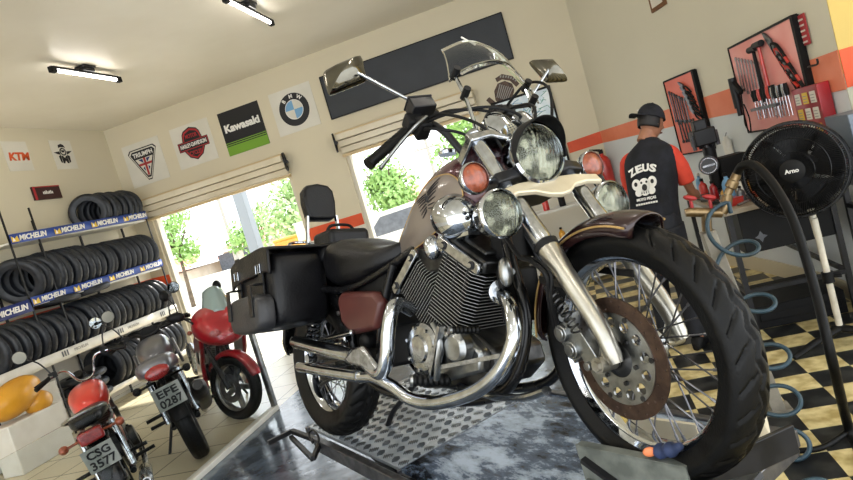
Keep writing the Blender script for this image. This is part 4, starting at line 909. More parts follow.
for z, a, b_ in tiers: rpart('shelf', lambda q: [q.box(((SX + SBK) / 2, (a + b_) / 2, z), (SBK - SX, b_ - a, .02))], 'white', smooth=0)
# printed shelf fronts
def tYZ(y, z, x=SX + .03, ang=0.): return Matrix.Translation((x, y, z)) @ Matrix(((0, 0, 1, 0), (1, 0, 0, 0), (0, 1, 0, 0), (0, 0, 0, 1))) @ Matrix.Rotation(ang, 4, 'Z')
def banner(name, y0, y1, z0, z1, h, bm_, txts, tm, size):
    a = math.atan2(z1 - z0, y1 - y0); T = inv @ tYZ((y0 + y1) / 2, (z0 + z1) / 2, ang=a); L = math.hypot(y1 - y0, z1 - z0)
    mb = MB(T); n = 24
    mb.grid(lambda u, v: ((u - .5) * L, (v - .5) * h, .004 * math.sin(u * 19)), n, 2); o = mb.build(name, bm_, rack, solid=.004)
    mb = MB()
    for x, s in txts: text_mb(mb, s, T @ Matrix.Translation((x, -.002, .007)), size, tm, fit=None, bold=.003, depth=.001, shear=.2)
    for x, _ in txts:   # small badge figure beside each word
        mb.use('yellow').add([(x - .27, -.035, .008), (x - .18, -.035, .008), (x - .19, .03, .008), (x - .225, .0, .008), (x - .265, .032, .008)], [(0, 1, 2, 3, 4)], T); mb.use('whiteink').add([(x - .26, -.026, .0095), (x - .225, -.026, .0095), (x - .24, .018, .0095)], [(0, 1, 2)], T)
    if txts: mb.build('lettering', None, o, smooth=0)
    return o
banner('printed_front', 5.17, 7.32, 2.165, 2.20, .105, 'bannerblue', [(-.80, 'MICHELIN'), (-.24, 'MICHELIN'), (.32, 'MICHELIN'), (.88, 'MICHELIN')], 'whiteink', .078)
banner('printed_front', 5.17, 7.32, 1.48, 1.51, .095, 'bannerblue', [(-.80, 'MICHELIN'), (-.24, 'MICHELIN'), (.32, 'MICHELIN'), (.88, 'MICHELIN')], 'whiteink', .072)
banner('printed_front', 4.45, 5.15, 1.43, 1.45, .13, 'inknavy', [(.12, 'MICHELIN')], 'whiteink', .08)
o = banner('printed_front', 4.4, 7.32, .83, .85, .11, 'white', [], 'inkgrey', .07); o['label'] = 'white shelf front with small grey marks'
mb = MB()
for y in (5.35, 6.2, 7.0):
    T = inv @ tYZ(y, .845, SX + .037)
    for k in range(3): mb.use('greyplastic').box((-.04 + k * .035, 0, .003), (.014, .06, .003), T @ Matrix.Shear('XY', 4, (.0, .0)))
    text_mb(mb, 'MICHELIN', T @ Matrix.Translation((.22, 0, .003)), .045, 'inkgrey')
mb.build('lettering', None, o, smooth=0)
o = banner('printed_front', 5.3, 7.32, .23, .235, .06, 'white', [], 'inkgrey', .07)
# tyres
def rack_tyre(R, w, tread, hole=.62):
    mb = MB(); tyre_mb(mb, R, R * hole, w, 90, tread, gd=.006); return mb.build('motorcycle_tyre', 'rubber_rack', None, smooth=60)
protos = [rack_tyre(.262, .076, 'cross'), rack_tyre(.268, .084, 'knob'), rack_tyre(.255, .08, 'zig')]
used = [0, 0, 0]
def put_tyre(x, y, z, yaw, k, label, group, tilt=0., roll=0., lie=False, sc_=1.):
    o = protos[k]
    if used[k]: o = protos[k].copy(); C.objects.link(o)
    used[k] = 1
    R = (.262, .268, .255)[k]
    if lie: o.matrix_world = Matrix.Translation((x, y, z + .055)) @ Matrix.Rotation(R_(90 + tilt), 4, 'X') @ Matrix.Rotation(roll, 4, 'Y')
    else: o.matrix_world = Matrix.Translation((x, y, z + R + .012)) @ Matrix.Rotation(yaw, 4, 'Z') @ Matrix.Rotation(R_(tilt), 4, 'X') @ Matrix.Rotation(roll, 4, 'Y') @ Matrix.Scale(sc_, 4)
    if not lie and sc_ != 1: o.location.z = z + R * sc_ + .012
    for kk in ('label', 'category', 'group'):
        if kk in o: del o[kk]
    tag(o, label, 'tyre', group); return o
XR = (SX + SBK) / 2 + .03
rnd = random.Random(3)
for i in range(8):
    y = 6.56 + i * .095; put_tyre(XR + rnd.uniform(-.02, .02), y, 2.125, R_(30 if i == 0 else 10), (0, 2)[i % 2], 'black tyre standing at the open left end of the top shelf row' if i == 0 else 'black tyre packed in the row on the top shelf of the rack', None if i == 0 else 'tyres on the top shelf', roll=rnd.uniform(0, 3), sc_=.9)
for i in range(19):
    y = 5.28 + i * .107
    if i < 3: lb, gr = 'black tyre leaning apart at the left end of the second shelf', 'loose tyres at the left of the second shelf'
    elif i < 9: lb, gr = 'wide knobbly tyre in the middle run of the second shelf', 'knobbly tyres on the second shelf'
    else: lb, gr = 'narrow tyre in the tight right-hand run of the second shelf', 'narrow tyres on the second shelf'
    put_tyre(XR + rnd.uniform(-.03, .02), y, 1.45, R_((22 if i < 3 else 10)), (0 if i < 3 else 1 if i < 9 else 2), lb, gr, tilt=(14 if i < 3 else 5 if i < 9 else 0), roll=rnd.uniform(0, 3))
for i in range(23):
    y = 4.66 + i * .115
    if i < 5: lb, gr = 'dark tyre standing at the left end of the third shelf', 'dark tyres at the left of the third shelf'
    elif i < 14: lb, gr = 'tyre in the middle of the white-fronted third shelf', 'tyres in the middle of the third shelf'
    else: lb, gr = 'tyre in the right-hand group on the white-fronted third shelf', 'tyres at the right of the third shelf'
    put_tyre(XR + rnd.uniform(-.02, .02), y, .81, R_(10), (0, 2, 1)[i // 5 % 3], lb, gr, tilt=(3 if i < 14 else 6), roll=rnd.uniform(0, 3))
put_tyre(XR + .02, 5.62, 1.36, 0, 0, 'tyre lying flat on top of the standing tyres of the third shelf, left one', None, tilt=-4, lie=True)
put_tyre(XR + .03, 6.1, 1.37, 0, 2, 'tyre lying flat on top of the standing tyres of the third shelf, right one', None, tilt=3, lie=True)
for i in range(3): put_tyre(XR + .03, 5.62, .21 + i * .118, 0, (0, 2, 0)[i], 'tyre in the flat pile at the left of the bottom shelf', 'flat pile of tyres on the bottom shelf', lie=True, roll=i)
for i in range(12):
    y = 6.0 + i * .11; put_tyre(XR, y, .21, R_(10), (0, 2)[i % 2], 'tyre standing in the row on the bottom shelf of the rack', 'tyres on the bottom shelf', tilt=4, roll=rnd.uniform(0, 3))
# yellow tank and pale cabinet under the left end of the rack
cb = empty('storage_cabinet', 'pale low cabinet under the left end of the tyre rack', 'cabinet', loc=(-6.0, 4.7, 0)); inv2 = Matrix.Translation((6.0, -4.7, 0))
mb = MB(inv2); mb.box((-5.95, 4.55, .31), (.36, 1.3, .60)); mb.build('body', 'white', cb, bev=.006)
mb = MB(inv2); mb.box((-5.762, 4.9, .31), (.012, .58, .54)); mb.build('door', 'white', cb, bev=.004)
mb = MB(); yc = onX(14, 398, -5.45); mb.ell(yc, (.14, .30, .16), Matrix.Rotation(.25, 4, 'X'), 28, 16); mb.ell(yc + V((.02, .2, -.13)), (.11, .14, .11), None, 20, 12); yo = mb.build('motorcycle_fairing', 'yellowpaint', None, smooth=70); tag(yo, 'yellow motorcycle body panel under the left end of the tyre rack', 'motorcycle panel')
mb = MB(); mb.box((yc.x, yc.y + .05, (yc.z - .2) / 2), (.24, .6, yc.z - .2)); o = mb.build('low_plinth', 'white', None, bev=.01); tag(o, 'white plinth carrying the yellow body panel', 'plinth')
# ------------------------------------------------------------------ posters and panels
def onwall(name, label, cat, cxyz, xa, za, w, h, m, t=.006):
    """flat sheet on a wall; frame at its centre, x right, y up, z out of the wall"""
    T = frame(cxyz, xa, (0, 0, 1), za); mb = MB(T); mb.box((0, 0, t / 2), (w, h, t)); o = mb.build(name, m, None, smooth=0); tag(o, label, cat); return o, T
XB, ZB = (1, 0, 0), (0, -1, 0)
def fill(mb, m, pts, T, z): mb.use(m); mb.add([(p[0], p[1], z) for p in pts], [tuple(range(len(pts)))], T)
# triumph-style triangle poster
o, T = onwall('wall_poster', 'white poster with a black triangular badge and union flag', 'poster', (-5.65, D, 2.93), XB, ZB, .62, .60, 'paper')
mb = MB()
def tri(s, dy=0): return [(-.23 * s, .16 * s + dy), (-.19 * s, .205 * s + dy), (.19 * s, .205 * s + dy), (.23 * s, .16 * s + dy), (.03 * s, -.235 * s + dy), (-.03 * s, -.235 * s + dy)]
fill(mb, 'blackink', tri(1.05), T, .0068); fill(mb, 'paper', tri(.98), T, .0072); fill(mb, 'blackink', tri(.9), T, .0076)
fill(mb, 'paper', [(-.148, .07), (.148, .07), (.018, -.185), (-.018, -.185)], T, .008)
fill(mb, 'inknavy', [(-.10, .06), (-.03, .06), (-.03, -.0)], T, .0084); fill(mb, 'inknavy', [(.10, .06), (.03, .06), (.03, -.0)], T, .0084); fill(mb, 'inknavy', [(-.06, -.07), (-.03, -.05), (-.03, -.12)], T, .0084); fill(mb, 'inknavy', [(.06, -.07), (.03, -.05), (.03, -.12)], T, .0084)
fill(mb, 'inkred', [(-.017, .07), (.017, .07), (.017, -.18), (-.017, -.18)], T, .0088); fill(mb, 'inkred', [(-.115, .0), (.115, .0), (.10, -.032), (-.10, -.032)], T, .0088)
text_mb(mb, 'TRIUMPH', T @ Matrix.Translation((0, .125, .008)), .085, 'whiteink', fit=.33, bold=.002)
mb.build('badge_print', None, o, smooth=0)
# bar and shield poster
o, T = onwall('wall_poster', 'white poster with an orange-red bar and shield badge', 'poster', (-4.83, D, 2.95), XB, ZB, .62, .57, 'paper')
mb = MB()
def shield(s): return [(-.13 * s, .15 * s), (-.1 * s, .19 * s), (0, .225 * s), (.1 * s, .19 * s), (.13 * s, .15 * s), (.15 * s, .05 * s), (.155 * s, -.06 * s), (.1 * s, -.15 * s), (.0, -.2 * s), (-.1 * s, -.15 * s), (-.155 * s, -.06 * s), (-.15 * s, .05 * s)]
fill(mb, 'blackink', shield(1.08), T, .0068); fill(mb, 'inkred', shield(1.0), T, .0072); fill(mb, 'blackink', shield(.88), T, .0074)
fill(mb, 'blackink', [(-.245, .065), (.245, .065), (.245, -.065), (-.245, -.065)], T, .0078); fill(mb, 'inkred', [(-.235, .056), (.235, .056), (.235, -.056), (-.235, -.056)], T, .0082); fill(mb, 'blackink', [(-.225, .046), (.225, .046), (.225, -.046), (-.225, -.046)], T, .0086)
text_mb(mb, 'MOTOR', T @ Matrix.Translation((0, .118, .0078)), .075, 'inkred', fit=.19, bold=.002); text_mb(mb, 'CYCLES', T @ Matrix.Translation((0, -.115, .0078)), .075, 'inkred', fit=.2, bold=.002); text_mb(mb, 'HARLEY-DAVIDSON', T @ Matrix.Translation((0, 0, .0088)), .075, 'whiteink', fit=.42, bold=.002)
mb.build('badge_print', None, o, smooth=0)
# charcoal and green poster
o, T = onwall('wall_poster', 'charcoal and green poster with white lettering', 'poster', (-4.04, D, 2.925), XB, ZB, .63, .59, 'blackink')
mb = MB(); fill(mb, 'inkgreen', [(-.315, -.295), (.315, -.295), (.315, -.17), (-.315, -.17)], T, .007); fill(mb, 'inkgreen', [(-.315, -.158), (.315, -.158), (.315, -.145), (-.315, -.145)], T, .007); fill(mb, 'inkgreen', [(-.315, -.13), (.315, -.13), (.315, -.12), (-.315, -.12)], T, .007)
text_mb(mb, 'Kawasaki', T @ Matrix.Translation((0, .06, .006)), .14, 'whiteink', fit=.54, bold=.006); mb.build('print', None, o, smooth=0)
# roundel poster
o, T = onwall('wall_poster', 'white poster with a black-ringed blue and white roundel', 'poster', (-3.25, D, 2.945), XB, ZB, .61, .57, 'paper')
mb = MB(); R1 = .215
mb.use('blackink'); mb.prism(ellipse(R1, R1, 48), T, .0062, .0075); mb.use('whiteink'); mb.prism(ellipse(.13, .13, 40), T, .0062, .0082)
for q in (1, 3):
    pts = [(0, 0)] + [(.122 * math.cos(a), .122 * math.sin(a)) for a in [PI / 2 * q + PI / 2 * k / 10 for k in range(11)]]; fill(mb, 'inkblue', pts, T, .0087)
for q in (0, 2):
    pts = [(0, 0)] + [(.122 * math.cos(a), .122 * math.sin(a)) for a in [PI / 2 * q + PI / 2 * k / 10 for k in range(11)]]; fill(mb, 'paper', pts, T, .0087)
for ch_, a in (('B', 40), ('M', 0), ('W', -40)): text_mb(mb, ch_, T @ Matrix.Rotation(R_(a), 4, 'Z') @ Matrix.Translation((0, .172, .0078)), .07, 'whiteink', bold=.002)
mb.build('roundel_print', None, o, smooth=0)
# long dark panel
o, T = onwall('wall_panel', 'long blank charcoal panel high on the wall above the right doorway', 'panel', (-1.57, D, 2.94), XB, ZB, 2.42, .55, 'slate', t=.03)
mb = MB(T)
for p, q in (((-1.21, 0), (.012, .55)), ((1.21, 0), (.012, .55))): mb.box((p[0], p[1], .018), (q[0], q[1], .036))
mb.box((0, .275, .018), (2.43, .012, .036)); mb.box((0, -.275, .018), (2.43, .012, .036)); mb.build('panel_edging', 'blackmatte', o)
# left wall posters
XA_, ZA_ = (0, 1, 0), (1, 0, 0)
o, T = onwall('wall_poster', 'white poster with orange block letters on the left wall', 'poster', (AX, 6.06, 3.19), XA_, ZA_, .34, .36, 'paper')
mb = MB(); text_mb(mb, 'KTM', T @ Matrix.Translation((0.01, -.01, .006)), .13, 'inkorange', fit=.29, bold=.006, shear=.15); mb.build('lettering', None, o, smooth=0)
o, T = onwall('wall_poster', 'white poster with a black winged helmet emblem near the room corner', 'poster', (AX, 6.75, 3.20), XA_, ZA_, .34, .38, 'paper')
mb = MB(); fill(mb, 'blackink', [(-.06, .09), (-.05, .13), (0, .145), (.04, .13), (.055, .09), (.02, .1), (-.02, .1)], T, .007)
fill(mb, 'blackink', [(-.15, .03), (-.06, .045), (-.05, .0), (-.09, .005)], T, .007); fill(mb, 'blackink', [(.15, .05), (.06, .045), (.05, .0), (.09, .015)], T, .007)
mb.use('blackink'); ring2d(mb, T, .035, .052, .0062, .0075, 24, 0, .04); fill(mb, 'blackink', [(-.03, .06), (.03, .06), (.02, .03), (-.02, .03)], T, .0072)
text_mb(mb, 'M', T @ Matrix.Translation((0, -.07, .006)), .13, 'blackink', bold=.006); fill(mb, 'blackink', [(-.09, -.02), (-.05, -.0), (-.055, -.11), (-.08, -.1)], T, .007); fill(mb, 'blackink', [(.09, -.02), (.05, -.0), (.055, -.11), (.08, -.1)], T, .007)
mb.build('emblem_print', None, o, smooth=0)
o, T = onwall('wall_sign', 'small dark maroon sign with red edge above the tyre rack', 'sign', (AX, 6.28, 2.72), XA_, ZA_, .40, .165, mat('maroon_sign', '3a1c1c', .4), t=.03)
mb = MB(); fill(mb, 'inkred', [(-.2, -.0825), (-.165, -.0825), (-.165, .0825), (-.2, .0825)], T, .031); fill(mb, 'inkred', [(-.2, .068), (.2, .068), (.2, .0825), (-.2, .0825)], T, .0312); [fill(mb, 'whiteink', [(-.07 + k * .022, -.018), (-.053 + k * .022, -.018), (-.053 + k * .022, .012 + .006 * (k % 3)), (-.07 + k * .022, .012 + .006 * (k % 3))], T, .032) for k in range(7)]; mb.build('lettering', None, o, smooth=0)
# framed board and brown decal left of the room corner
M['paleboard'] = mat('pale_blue_print', 'c9dbe6', .3, 0, 'eaf1f4', 7)
o, T = onwall('framed_board', 'tall framed pale blue poster on the wall behind the headlight', 'framed poster', (-.40, D, 1.66), XB, ZB, .70, 1.12, 'paleboard', t=.02)
mb = MB(T)
for p, q in (((-.35, 0), (.025, 1.145)), ((.35, 0), (.025, 1.145)), ((0, .56), (.72, .025)), ((0, -.56), (.72, .025))): mb.box((p[0], p[1], .018), (q[0], q[1], .036))
mb.build('frame', 'blackmatte', o)
mb = MB(); rn = random.Random(5)
for k in range(16):
    x, y = rn.uniform(-.28, .25), rn.uniform(-.48, .5); P = [V((x, y, .021))]
    for j in range(5): x = max(-.31, min(.31, x + rn.uniform(-.05, .12))); y += rn.uniform(-.07, .06); y = max(-.52, min(.52, y)); P.append(V((x, y, .021)))
    mb.use('inkblue' if k % 2 else mat('teal_ink%d' % k, '5f9a8c', .5)); mb.tube([T @ p for p in P], .004, 4)
mb.build('line_drawing', None, o, smooth=0)
T = frame((-.565, D - .001, 2.33), XB, (0, 0, 1), ZB) @ Matrix.Rotation(R_(-34), 4, 'Z') @ Matrix.Scale(1.2, 4)
M['brownink'] = mat('brown_ink', '3b2a22', .6, 0, '5c463a', 30)
mb = MB(); mb.use('brownink'); mb.prism([(-.13, .09), (-.08, .15), (.03, .16), (.12, .11), (.1, .07), (.02, .11), (-.06, .10), (-.1, .06)], T, 0, .002); mb.prism([(-.09, .05), (-.03, .095), (.05, .09), (.09, .04), (.1, -.05), (.06, -.12), (0, -.15), (-.06, -.11), (-.1, -.03)], T, 0, .002)
mb.prism([(-.13, -.10), (-.05, -.13), (.02, -.175), (.1, -.14), (.14, -.09), (.16, -.13), (.11, -.19), (.02, -.22), (-.07, -.18), (-.15, -.14)], T, 0, .002)
for k in range(7): fill(mb, 'inkgrey', [(-.07 + k * .022, .05), (-.06 + k * .022, .055), (-.05 + k * .018, -.08), (-.058 + k * .018, -.085)], T, .003)
[fill(mb, 'inkgrey', [(-.09 + k * .026, .112 + .018 * math.sin(k * .45)), (-.076 + k * .026, .112 + .018 * math.sin(k * .45)), (-.076 + k * .026, .135 + .018 * math.sin(k * .45)), (-.09 + k * .026, .135 + .018 * math.sin(k * .45))], T, .003) for k in range(7)]
o = mb.build('wall_decal', None, None, smooth=0); tag(o, 'brown painted badge with curved ribbons on the wall above the framed board', 'decal')
# ------------------------------------------------------------------ outside
M['leaf'] = mat('tree_leaves', '9dbd72', .6, 0, '7ba050', 3)
M['leaf2'] = mat('pale_tree_leaves', 'b0c78c', .6, 0, '90b06c', 3)
M['bark'] = mat('bark', '6a5a48', .8, 0, '4c4034', 12)
def tree(x, y, h, cr, label, seed, leafm='leaf', crown=None, n=1500):
    rn = random.Random(seed); e = empty('tree', label, 'tree', loc=(x, y, -.07), group=None)
    inv = Matrix.Translation((-x, -y, .07)); mb = MB(inv); top = V((x + .1, y, h * .62)); mb.tube(catmull([(x, y, -.07), (x + .06, y, h * .3), top], 5), [.13 * cr / 1.5 * (1 - i / 16) for i in range(11)], 8)
    for k in range(5):
        a = k * 1.3; mb.tube([top - V((0, 0, .3)), top + V((math.cos(a) * cr * .5, math.sin(a) * cr * .5, cr * .35))], [.05, .015], 6)
    mb.build('trunk', 'bark', e)
    blobs = []
    for k in range(11):
        a = rn.uniform(0, 2 * PI); q = rn.uniform(0, .62) * cr; blobs.append((V((x + q * math.cos(a), y + q * math.sin(a), h - cr * rn.uniform(.25, 1.35) * (crown or 1))), cr * rn.uniform(.32, .5)))
    mb = MB(inv)
    for i in range(n):
        c, r = blobs[rn.randrange(len(blobs))]; d = V((rn.gauss(0, 1), rn.gauss(0, 1), rn.gauss(0, 1))).normalized(); p = c + d * r * rn.uniform(.75, 1.08)
        u = V((rn.gauss(0, 1), rn.gauss(0, 1), rn.gauss(0, 1))).normalized(); w_ = d.cross(u)
        if w_.length < .1: continue
        w_.normalize(); u = (w_.cross(d) + d * .5).normalized(); s2 = .075 * (cr / 1.5) ** .5 * rn.uniform(.8, 1.6)
        mb.add([p - u * s2, p + w_ * s2 * .5, p + u * s2, p - w_ * s2 * .5], [(0, 1, 2, 3)])
    mb.build('foliage', leafm, e, smooth=0); return e
tree(-12.6, 17.0, 3.3, .95, 'narrow green tree seen at the left edge of the left doorway', 1, 'leaf', 1.4, 1600)
tree(-9.6, 16.5, 2.35, .85, 'small round green tree left of the grey gate pillar', 2, 'leaf', 1.0, 1500)
tree(-7.2, 15.5, 3.2, 1.35, 'broad pale green tree just left of the wall between the doorways', 3, 'leaf2', 1.1, 2600)
tree(-4.95, 16.0, 3.0, 1.15, 'bushy bright green tree at the left of the right doorway', 4, 'leaf', 1.2, 2600)
tree(-2.6, 17.0, 3.6, 1.25, 'green tree seen under the handlebar in the right doorway', 5, 'leaf', 1.0, 2400)
# gate pillar
pp = onY(250, 228, 10.2); e = MB(); e.box((pp.x, 10.2, 1.65), (.20, .2, 3.4)); e.box((pp.x, 10.2, 3.38), (.28, .28, .06)); o = e.build('gate_pillar', mat('grey_masonry', '7c8288', .7), None, bev=.01); tag(o, 'square grey masonry pillar standing outside the left doorway', 'pillar')
M['rooftile'] = mat('terracotta_roof', 'b98470', .7, 0, 'a8705c', 4)
M['housewall'] = mat('house_plaster', 'cbbfae', .8, 0, 'bcae9b', 2)
def house(x0, x1, y, h, rh, label, win):
    e = empty('house', label, 'house', loc=((x0 + x1) / 2, y, -.07)); inv = Matrix.Translation((-(x0 + x1) / 2, -y, .07)); mb = MB(inv); mb.box(((x0 + x1) / 2, y + 2, h / 2 - .07), (x1 - x0, 4, h)); mb.build('walls', 'housewall', e, smooth=0)
    mb = MB(inv); xm = (x0 + x1) / 2; o_ = .3
    mb.add([(x0 - o_, y - o_, h), (x1 + o_, y - o_, h), (x1 + o_, y + 4.3, h), (x0 - o_, y + 4.3, h), (x0 + .6, y + 2, h + rh), (x1 - .6, y + 2, h + rh)], [(0, 1, 5, 4), (1, 2, 5), (2, 3, 4, 5), (3, 0, 4), (0, 3, 2, 1)]); mb.build('roof', 'rooftile', e, smooth=0)
    for wx in win:
        mb = MB(inv); mb.box((wx, y - .02, h * .55), (.9, .05, .9)); f = mb.build('window', 'greyplastic', e, smooth=0)
house(-23.5, -20.2, 27, .95, .75, 'low house with a terracotta roof seen lowest in the left doorway', [-22.7, -21.2])
house(-19.4, -15.4, 30, 1.35, .75, 'house with a terracotta roof just left of the small round tree', [-19.3, -17.7])
house(-9.8, -5.0, 33, 1.3, .7, 'distant low house seen through the right doorway', [-8, -6.4])
mb = MB(); mb.box((-11, 20.5, .25), (26, .18, .7)); mb.box((-11, 20.5, .62), (26, .24, .05)); o = mb.build('boundary_wall', mat('pale_boundary_wall', 'd4cfc4', .8), None); tag(o, 'long low pale boundary wall across the street', 'wall')
for i, (x, y, h) in enumerate(((-14.0, 22.5, 5.8), (-13.2, 24, 3.0), (-5.3, 24, 3.4))):
    mb = MB(); mb.tube([(x, y, -.07), (x, y, h)], [.09, .06], 10); mb.box((x, y, h - .35), (1.1, .06, .08)); mb.cyl((x - .4, y, h - .31), (x - .4, y, h - .2), .03, 8); mb.cyl((x + .4, y, h - .31), (x + .4, y, h - .2), .03, 8)
    o = mb.build('utility_pole', mat('grey_pole%d' % i, '9a958c', .7), None); tag(o, ('tall thin utility pole in the left doorway', 'shorter thin pole right of the terracotta roofs', 'thin pole in the middle of the right doorway')[i], 'pole')
# parked car outside
def car(x, y, rz, m, label):
    e = empty('car', label, 'car', loc=(x, y, -.07), rz=rz); mb = MB(); prof = [(-2, .35), (-2.02, .75), (-1.5, .85), (-1.0, 1.32), (.3, 1.38), (1.0, .92), (1.85, .78), (2.02, .55), (2, .3)]
    rings = []
    for yy, s2 in ((-.82, .93), (-.78, 1), (.78, 1), (.82, .93)): rings.append([(p[0] * (s2 ** .3), yy if p[1] < 1 else yy * .82, p[1] * (s2 ** .3)) for p in prof])
    mb.loft(rings); mb.build('body', m, e, smooth=40)
    mb = MB()
    for sd in (-1, 1): mb.add([(-1.35, sd * .80, .9), (-.95, sd * .70, 1.26), (.28, sd * .70, 1.31), (.85, sd * .80, .95)], [(0, 1, 2, 3)])
    mb.build('windows', 'greyplastic', e, smooth=0)
    for wx in (-1.25, 1.25):
        for sd in (-1, 1): mb = MB(); mb.lathe([(.18, -.1), (.31, -.1), (.33, 0), (.31, .1), (.18, .1)], (wx, sd * .75, .33), (0, 1, 0), 24, closed=True); mb.lathe([(0, -.06), (.19, -.06), (.19, .06), (0, .06)], (wx, sd * .75, .33), (0, 1, 0), 16); mb.build('wheel', 'rubber', e)
    return e
car(-3.2, 12.5, R_(20), 'whitecar' if 'whitecar' in M else 'white', 'white car parked outside the right doorway')
p = onY(291, 238, 11.6); mb = MB(); mb.box((p.x, p.y, (p.z - .07) / 2), (.52, .5, p.z + .07), taper=1.06); mb.box((p.x, p.y, p.z + .02), (.58, .56, .06)); mb.box((p.x, p.y - .27, p.z - .1), (.3, .04, .05)); o = mb.build('street_bin', 'yellowpaint', None, bev=.02); tag(o, 'yellow street bin outside, seen just above the saddlebag', 'bin')
p = onY(304, 222, 11.0); mb = MB(); mb.box((p.x, p.y, p.z - .17), (.34, .25, .34)); mb.box((p.x, p.y, (p.z - .34) / 2), (.08, .08, p.z - .34)); mb.box((p.x, p.y, p.z + .01), (.38, .29, .03)); o = mb.build('meter_box', 'white', None, bev=.01); tag(o, 'white meter box on a post outside, left of the backrest', 'meter box')
# ------------------------------------------------------------------ parked motorcycles behind the glass
M['plategrey'] = mat('licence_plate', '9b9e98', .4, .2, '8b8e88', 10)
def parked(name, label, loc, heading, sc_, body, tankm, plate, kind, lean=9, steer=0):
    MW = Matrix.Translation(loc) @ Matrix.Rotation(heading, 4, 'Z') @ Matrix.Rotation(R_(-lean), 4, 'X') @ Matrix.Scale(sc_, 4)
    e = empty(name, label, 'motorcycle', mw=MW); WBs = 1.3; I = Matrix.Identity(4)
    ST = Matrix.Translation((WBs - .05, 0, 0)) @ Matrix.Rotation(R_(steer), 4, 'Z') @ Matrix.Translation((-(WBs - .05), 0, 0))
    for nm, x, w_, T in (('rear', 0, .12 if kind == 'sport' else .09, I), ('front', WBs, .11 if kind == 'faired' else .08, ST)):
        W = T @ Matrix.Translation((x, 0, .3)); tyre_mb(MB(W), .3, .215, w_, 80, 'cross').build(nm + '_tire', 'rubber', e, smooth=60)
        mb = MB(W); rim_mb(mb, .22, w_ * .6, 40); rm_ = mb.build(nm + '_rim', 'alloy' if kind != 'std' else 'chrome_worn', e)
        mb = MB(W); mb.lathe([(0, -.05), (.04, -.05), (.06, 0), (.04, .05), (0, .05)], (0, 0, 0), (0, 1, 0), 18)
        if kind == 'std':
            for k in range(18): spoke(mb, k, 18, .04, .2, .03)
        else:
            for k in range(5):
                a = 2 * PI * k / 5; mb.bar((.03 * math.cos(a), 0, .03 * math.sin(a)), (.205 * math.cos(a), 0, .205 * math.sin(a)), .045, .03, (0, 1, 0))
        mb.build('wheel_centre', 'alloy', rm_)
        if nm == 'front' and kind != 'std': mb = MB(W); mb.lathe([(.07, -.065), (.13, -.065), (.13, -.06), (.07, -.06)], (0, 0, 0), (0, 1, 0), 30, closed=True); mb.build('brake_disc', 'steel', e)
    HX, HZ = WBs - .33, .95
    mb = MB(ST)
    for sd in (-1, 1): mb.tube([(WBs, sd * .075, .3), (WBs - .16, sd * .075, .58)], .024, 12); mb.tube([(WBs - .16, sd * .075, .58), (HX + .02, sd * .07, .9)], .017, 12)
    mb.box((HX + .03, 0, .88), (.06, .19, .03)); mb.box((HX + .09, 0, .74), (.06, .19, .03)); mb.build('front_fork', 'steel' if kind == 'std' else 'blackmetal', e, bev=.004)
    fender(R_(20), R_(150), .31, .11, ST @ Matrix.Translation((WBs, 0, .3)), .02).build('front_fender', tankm, e, smooth=60, solid=.004)
    bw = .33 if kind != 'faired' else .29; bz = 1.06 if kind == 'std' else .97
    bp_ = catmull([(HX - .16, -bw, bz - .03), (HX - .07, -bw * .62, bz), (HX - .02, -bw * .35, bz - .01), (HX, -.05, .92), (HX, .05, .92), (HX - .02, bw * .35, bz - .01), (HX - .07, bw * .62, bz), (HX - .16, bw, bz - .03)], 5)
    MB(ST).tube(bp_, .011, 10).build('handlebar', 'chrome' if kind == 'std' else 'blackmetal', e)
    for sd in (-1, 1):
        MB(ST).tube([(HX - .17, sd * bw * 1.03, bz - .035), (HX - .085, sd * bw * .7, bz - .004)], .018, 12).build('hand_grip', 'rubber', e)
        mb = MB(ST); mb.box((HX - .06, sd * bw * .6, bz + .005), (.04, .06, .045)); mb.tube([(HX - .03, sd * bw * .62, bz + .01), (HX - .08, sd * bw * 1.05, bz - .02)], .006, 8); mb.build('control_lever', 'blackmatte', e, bev=.004)
        mb = MB(ST); mc = V((HX - .04, sd * bw * 1.02, bz + .24)); mb.tube(catmull([(HX - .05, sd * bw * .62, bz + .02), (HX - .03, sd * bw * .75, bz + .14), mc], 5), .006, 8); st = mb.build('mirror', 'blackmetal', e)
        mb = MB(ST @ Matrix.Translation(mc)); mb.lathe([(0, .02), (.03, .018), (.052, 0), (.05, -.006), (0, -.006)], (0, 0, 0), (1, 0, .1), 24); mb.build('mirror_shell', 'blackmatte', st)
        mb = MB(ST @ Matrix.Translation(mc)); mb.lathe([(0, -.009), (.047, -.008), (.047, -.006), (0, -.006)], (0, 0, 0), (1, 0, .1), 24); mb.build('mirror_glass', 'mirrorglass' if kind != 'std' else 'greyglass', st)
    mb = MB(); 
    for sd in (-1, 1):
        mb.tube(catmull([(HX + .02, sd * .03, .82), (.7, sd * .08, .72), (.35, sd * .1, .66), (-.15, sd * .09, .70)], 5), .016, 10); mb.tube(catmull([(HX + .02, sd * .03, .76), (1.0, sd * .06, .48), (.85, sd * .09, .26), (.45, sd * .1, .26), (.35, sd * .1, .62)], 5), .016, 10); mb.tube([(.42, sd * .09, .33), (0, sd * .09, .3)], .022, 10)
    mb.build('frame', 'black', e)
    mb = MB(); mb.box((.68, 0, .42), (.34, .24, .24)); mb.cyl((.66, -.17, .38), (.66, .17, .38), .085, 24); mb.lathe([(.05, 0), (.05, .02), (0, .02)], (.82, -.12, .4), (0, -1, 0), 20)
    for k in range(8): mb.box((.82 + k * .0, 0, .5 + k * .018), (.17, .17, .006))
    mb.build('engine', 'alloy_dark', e, bev=.012)
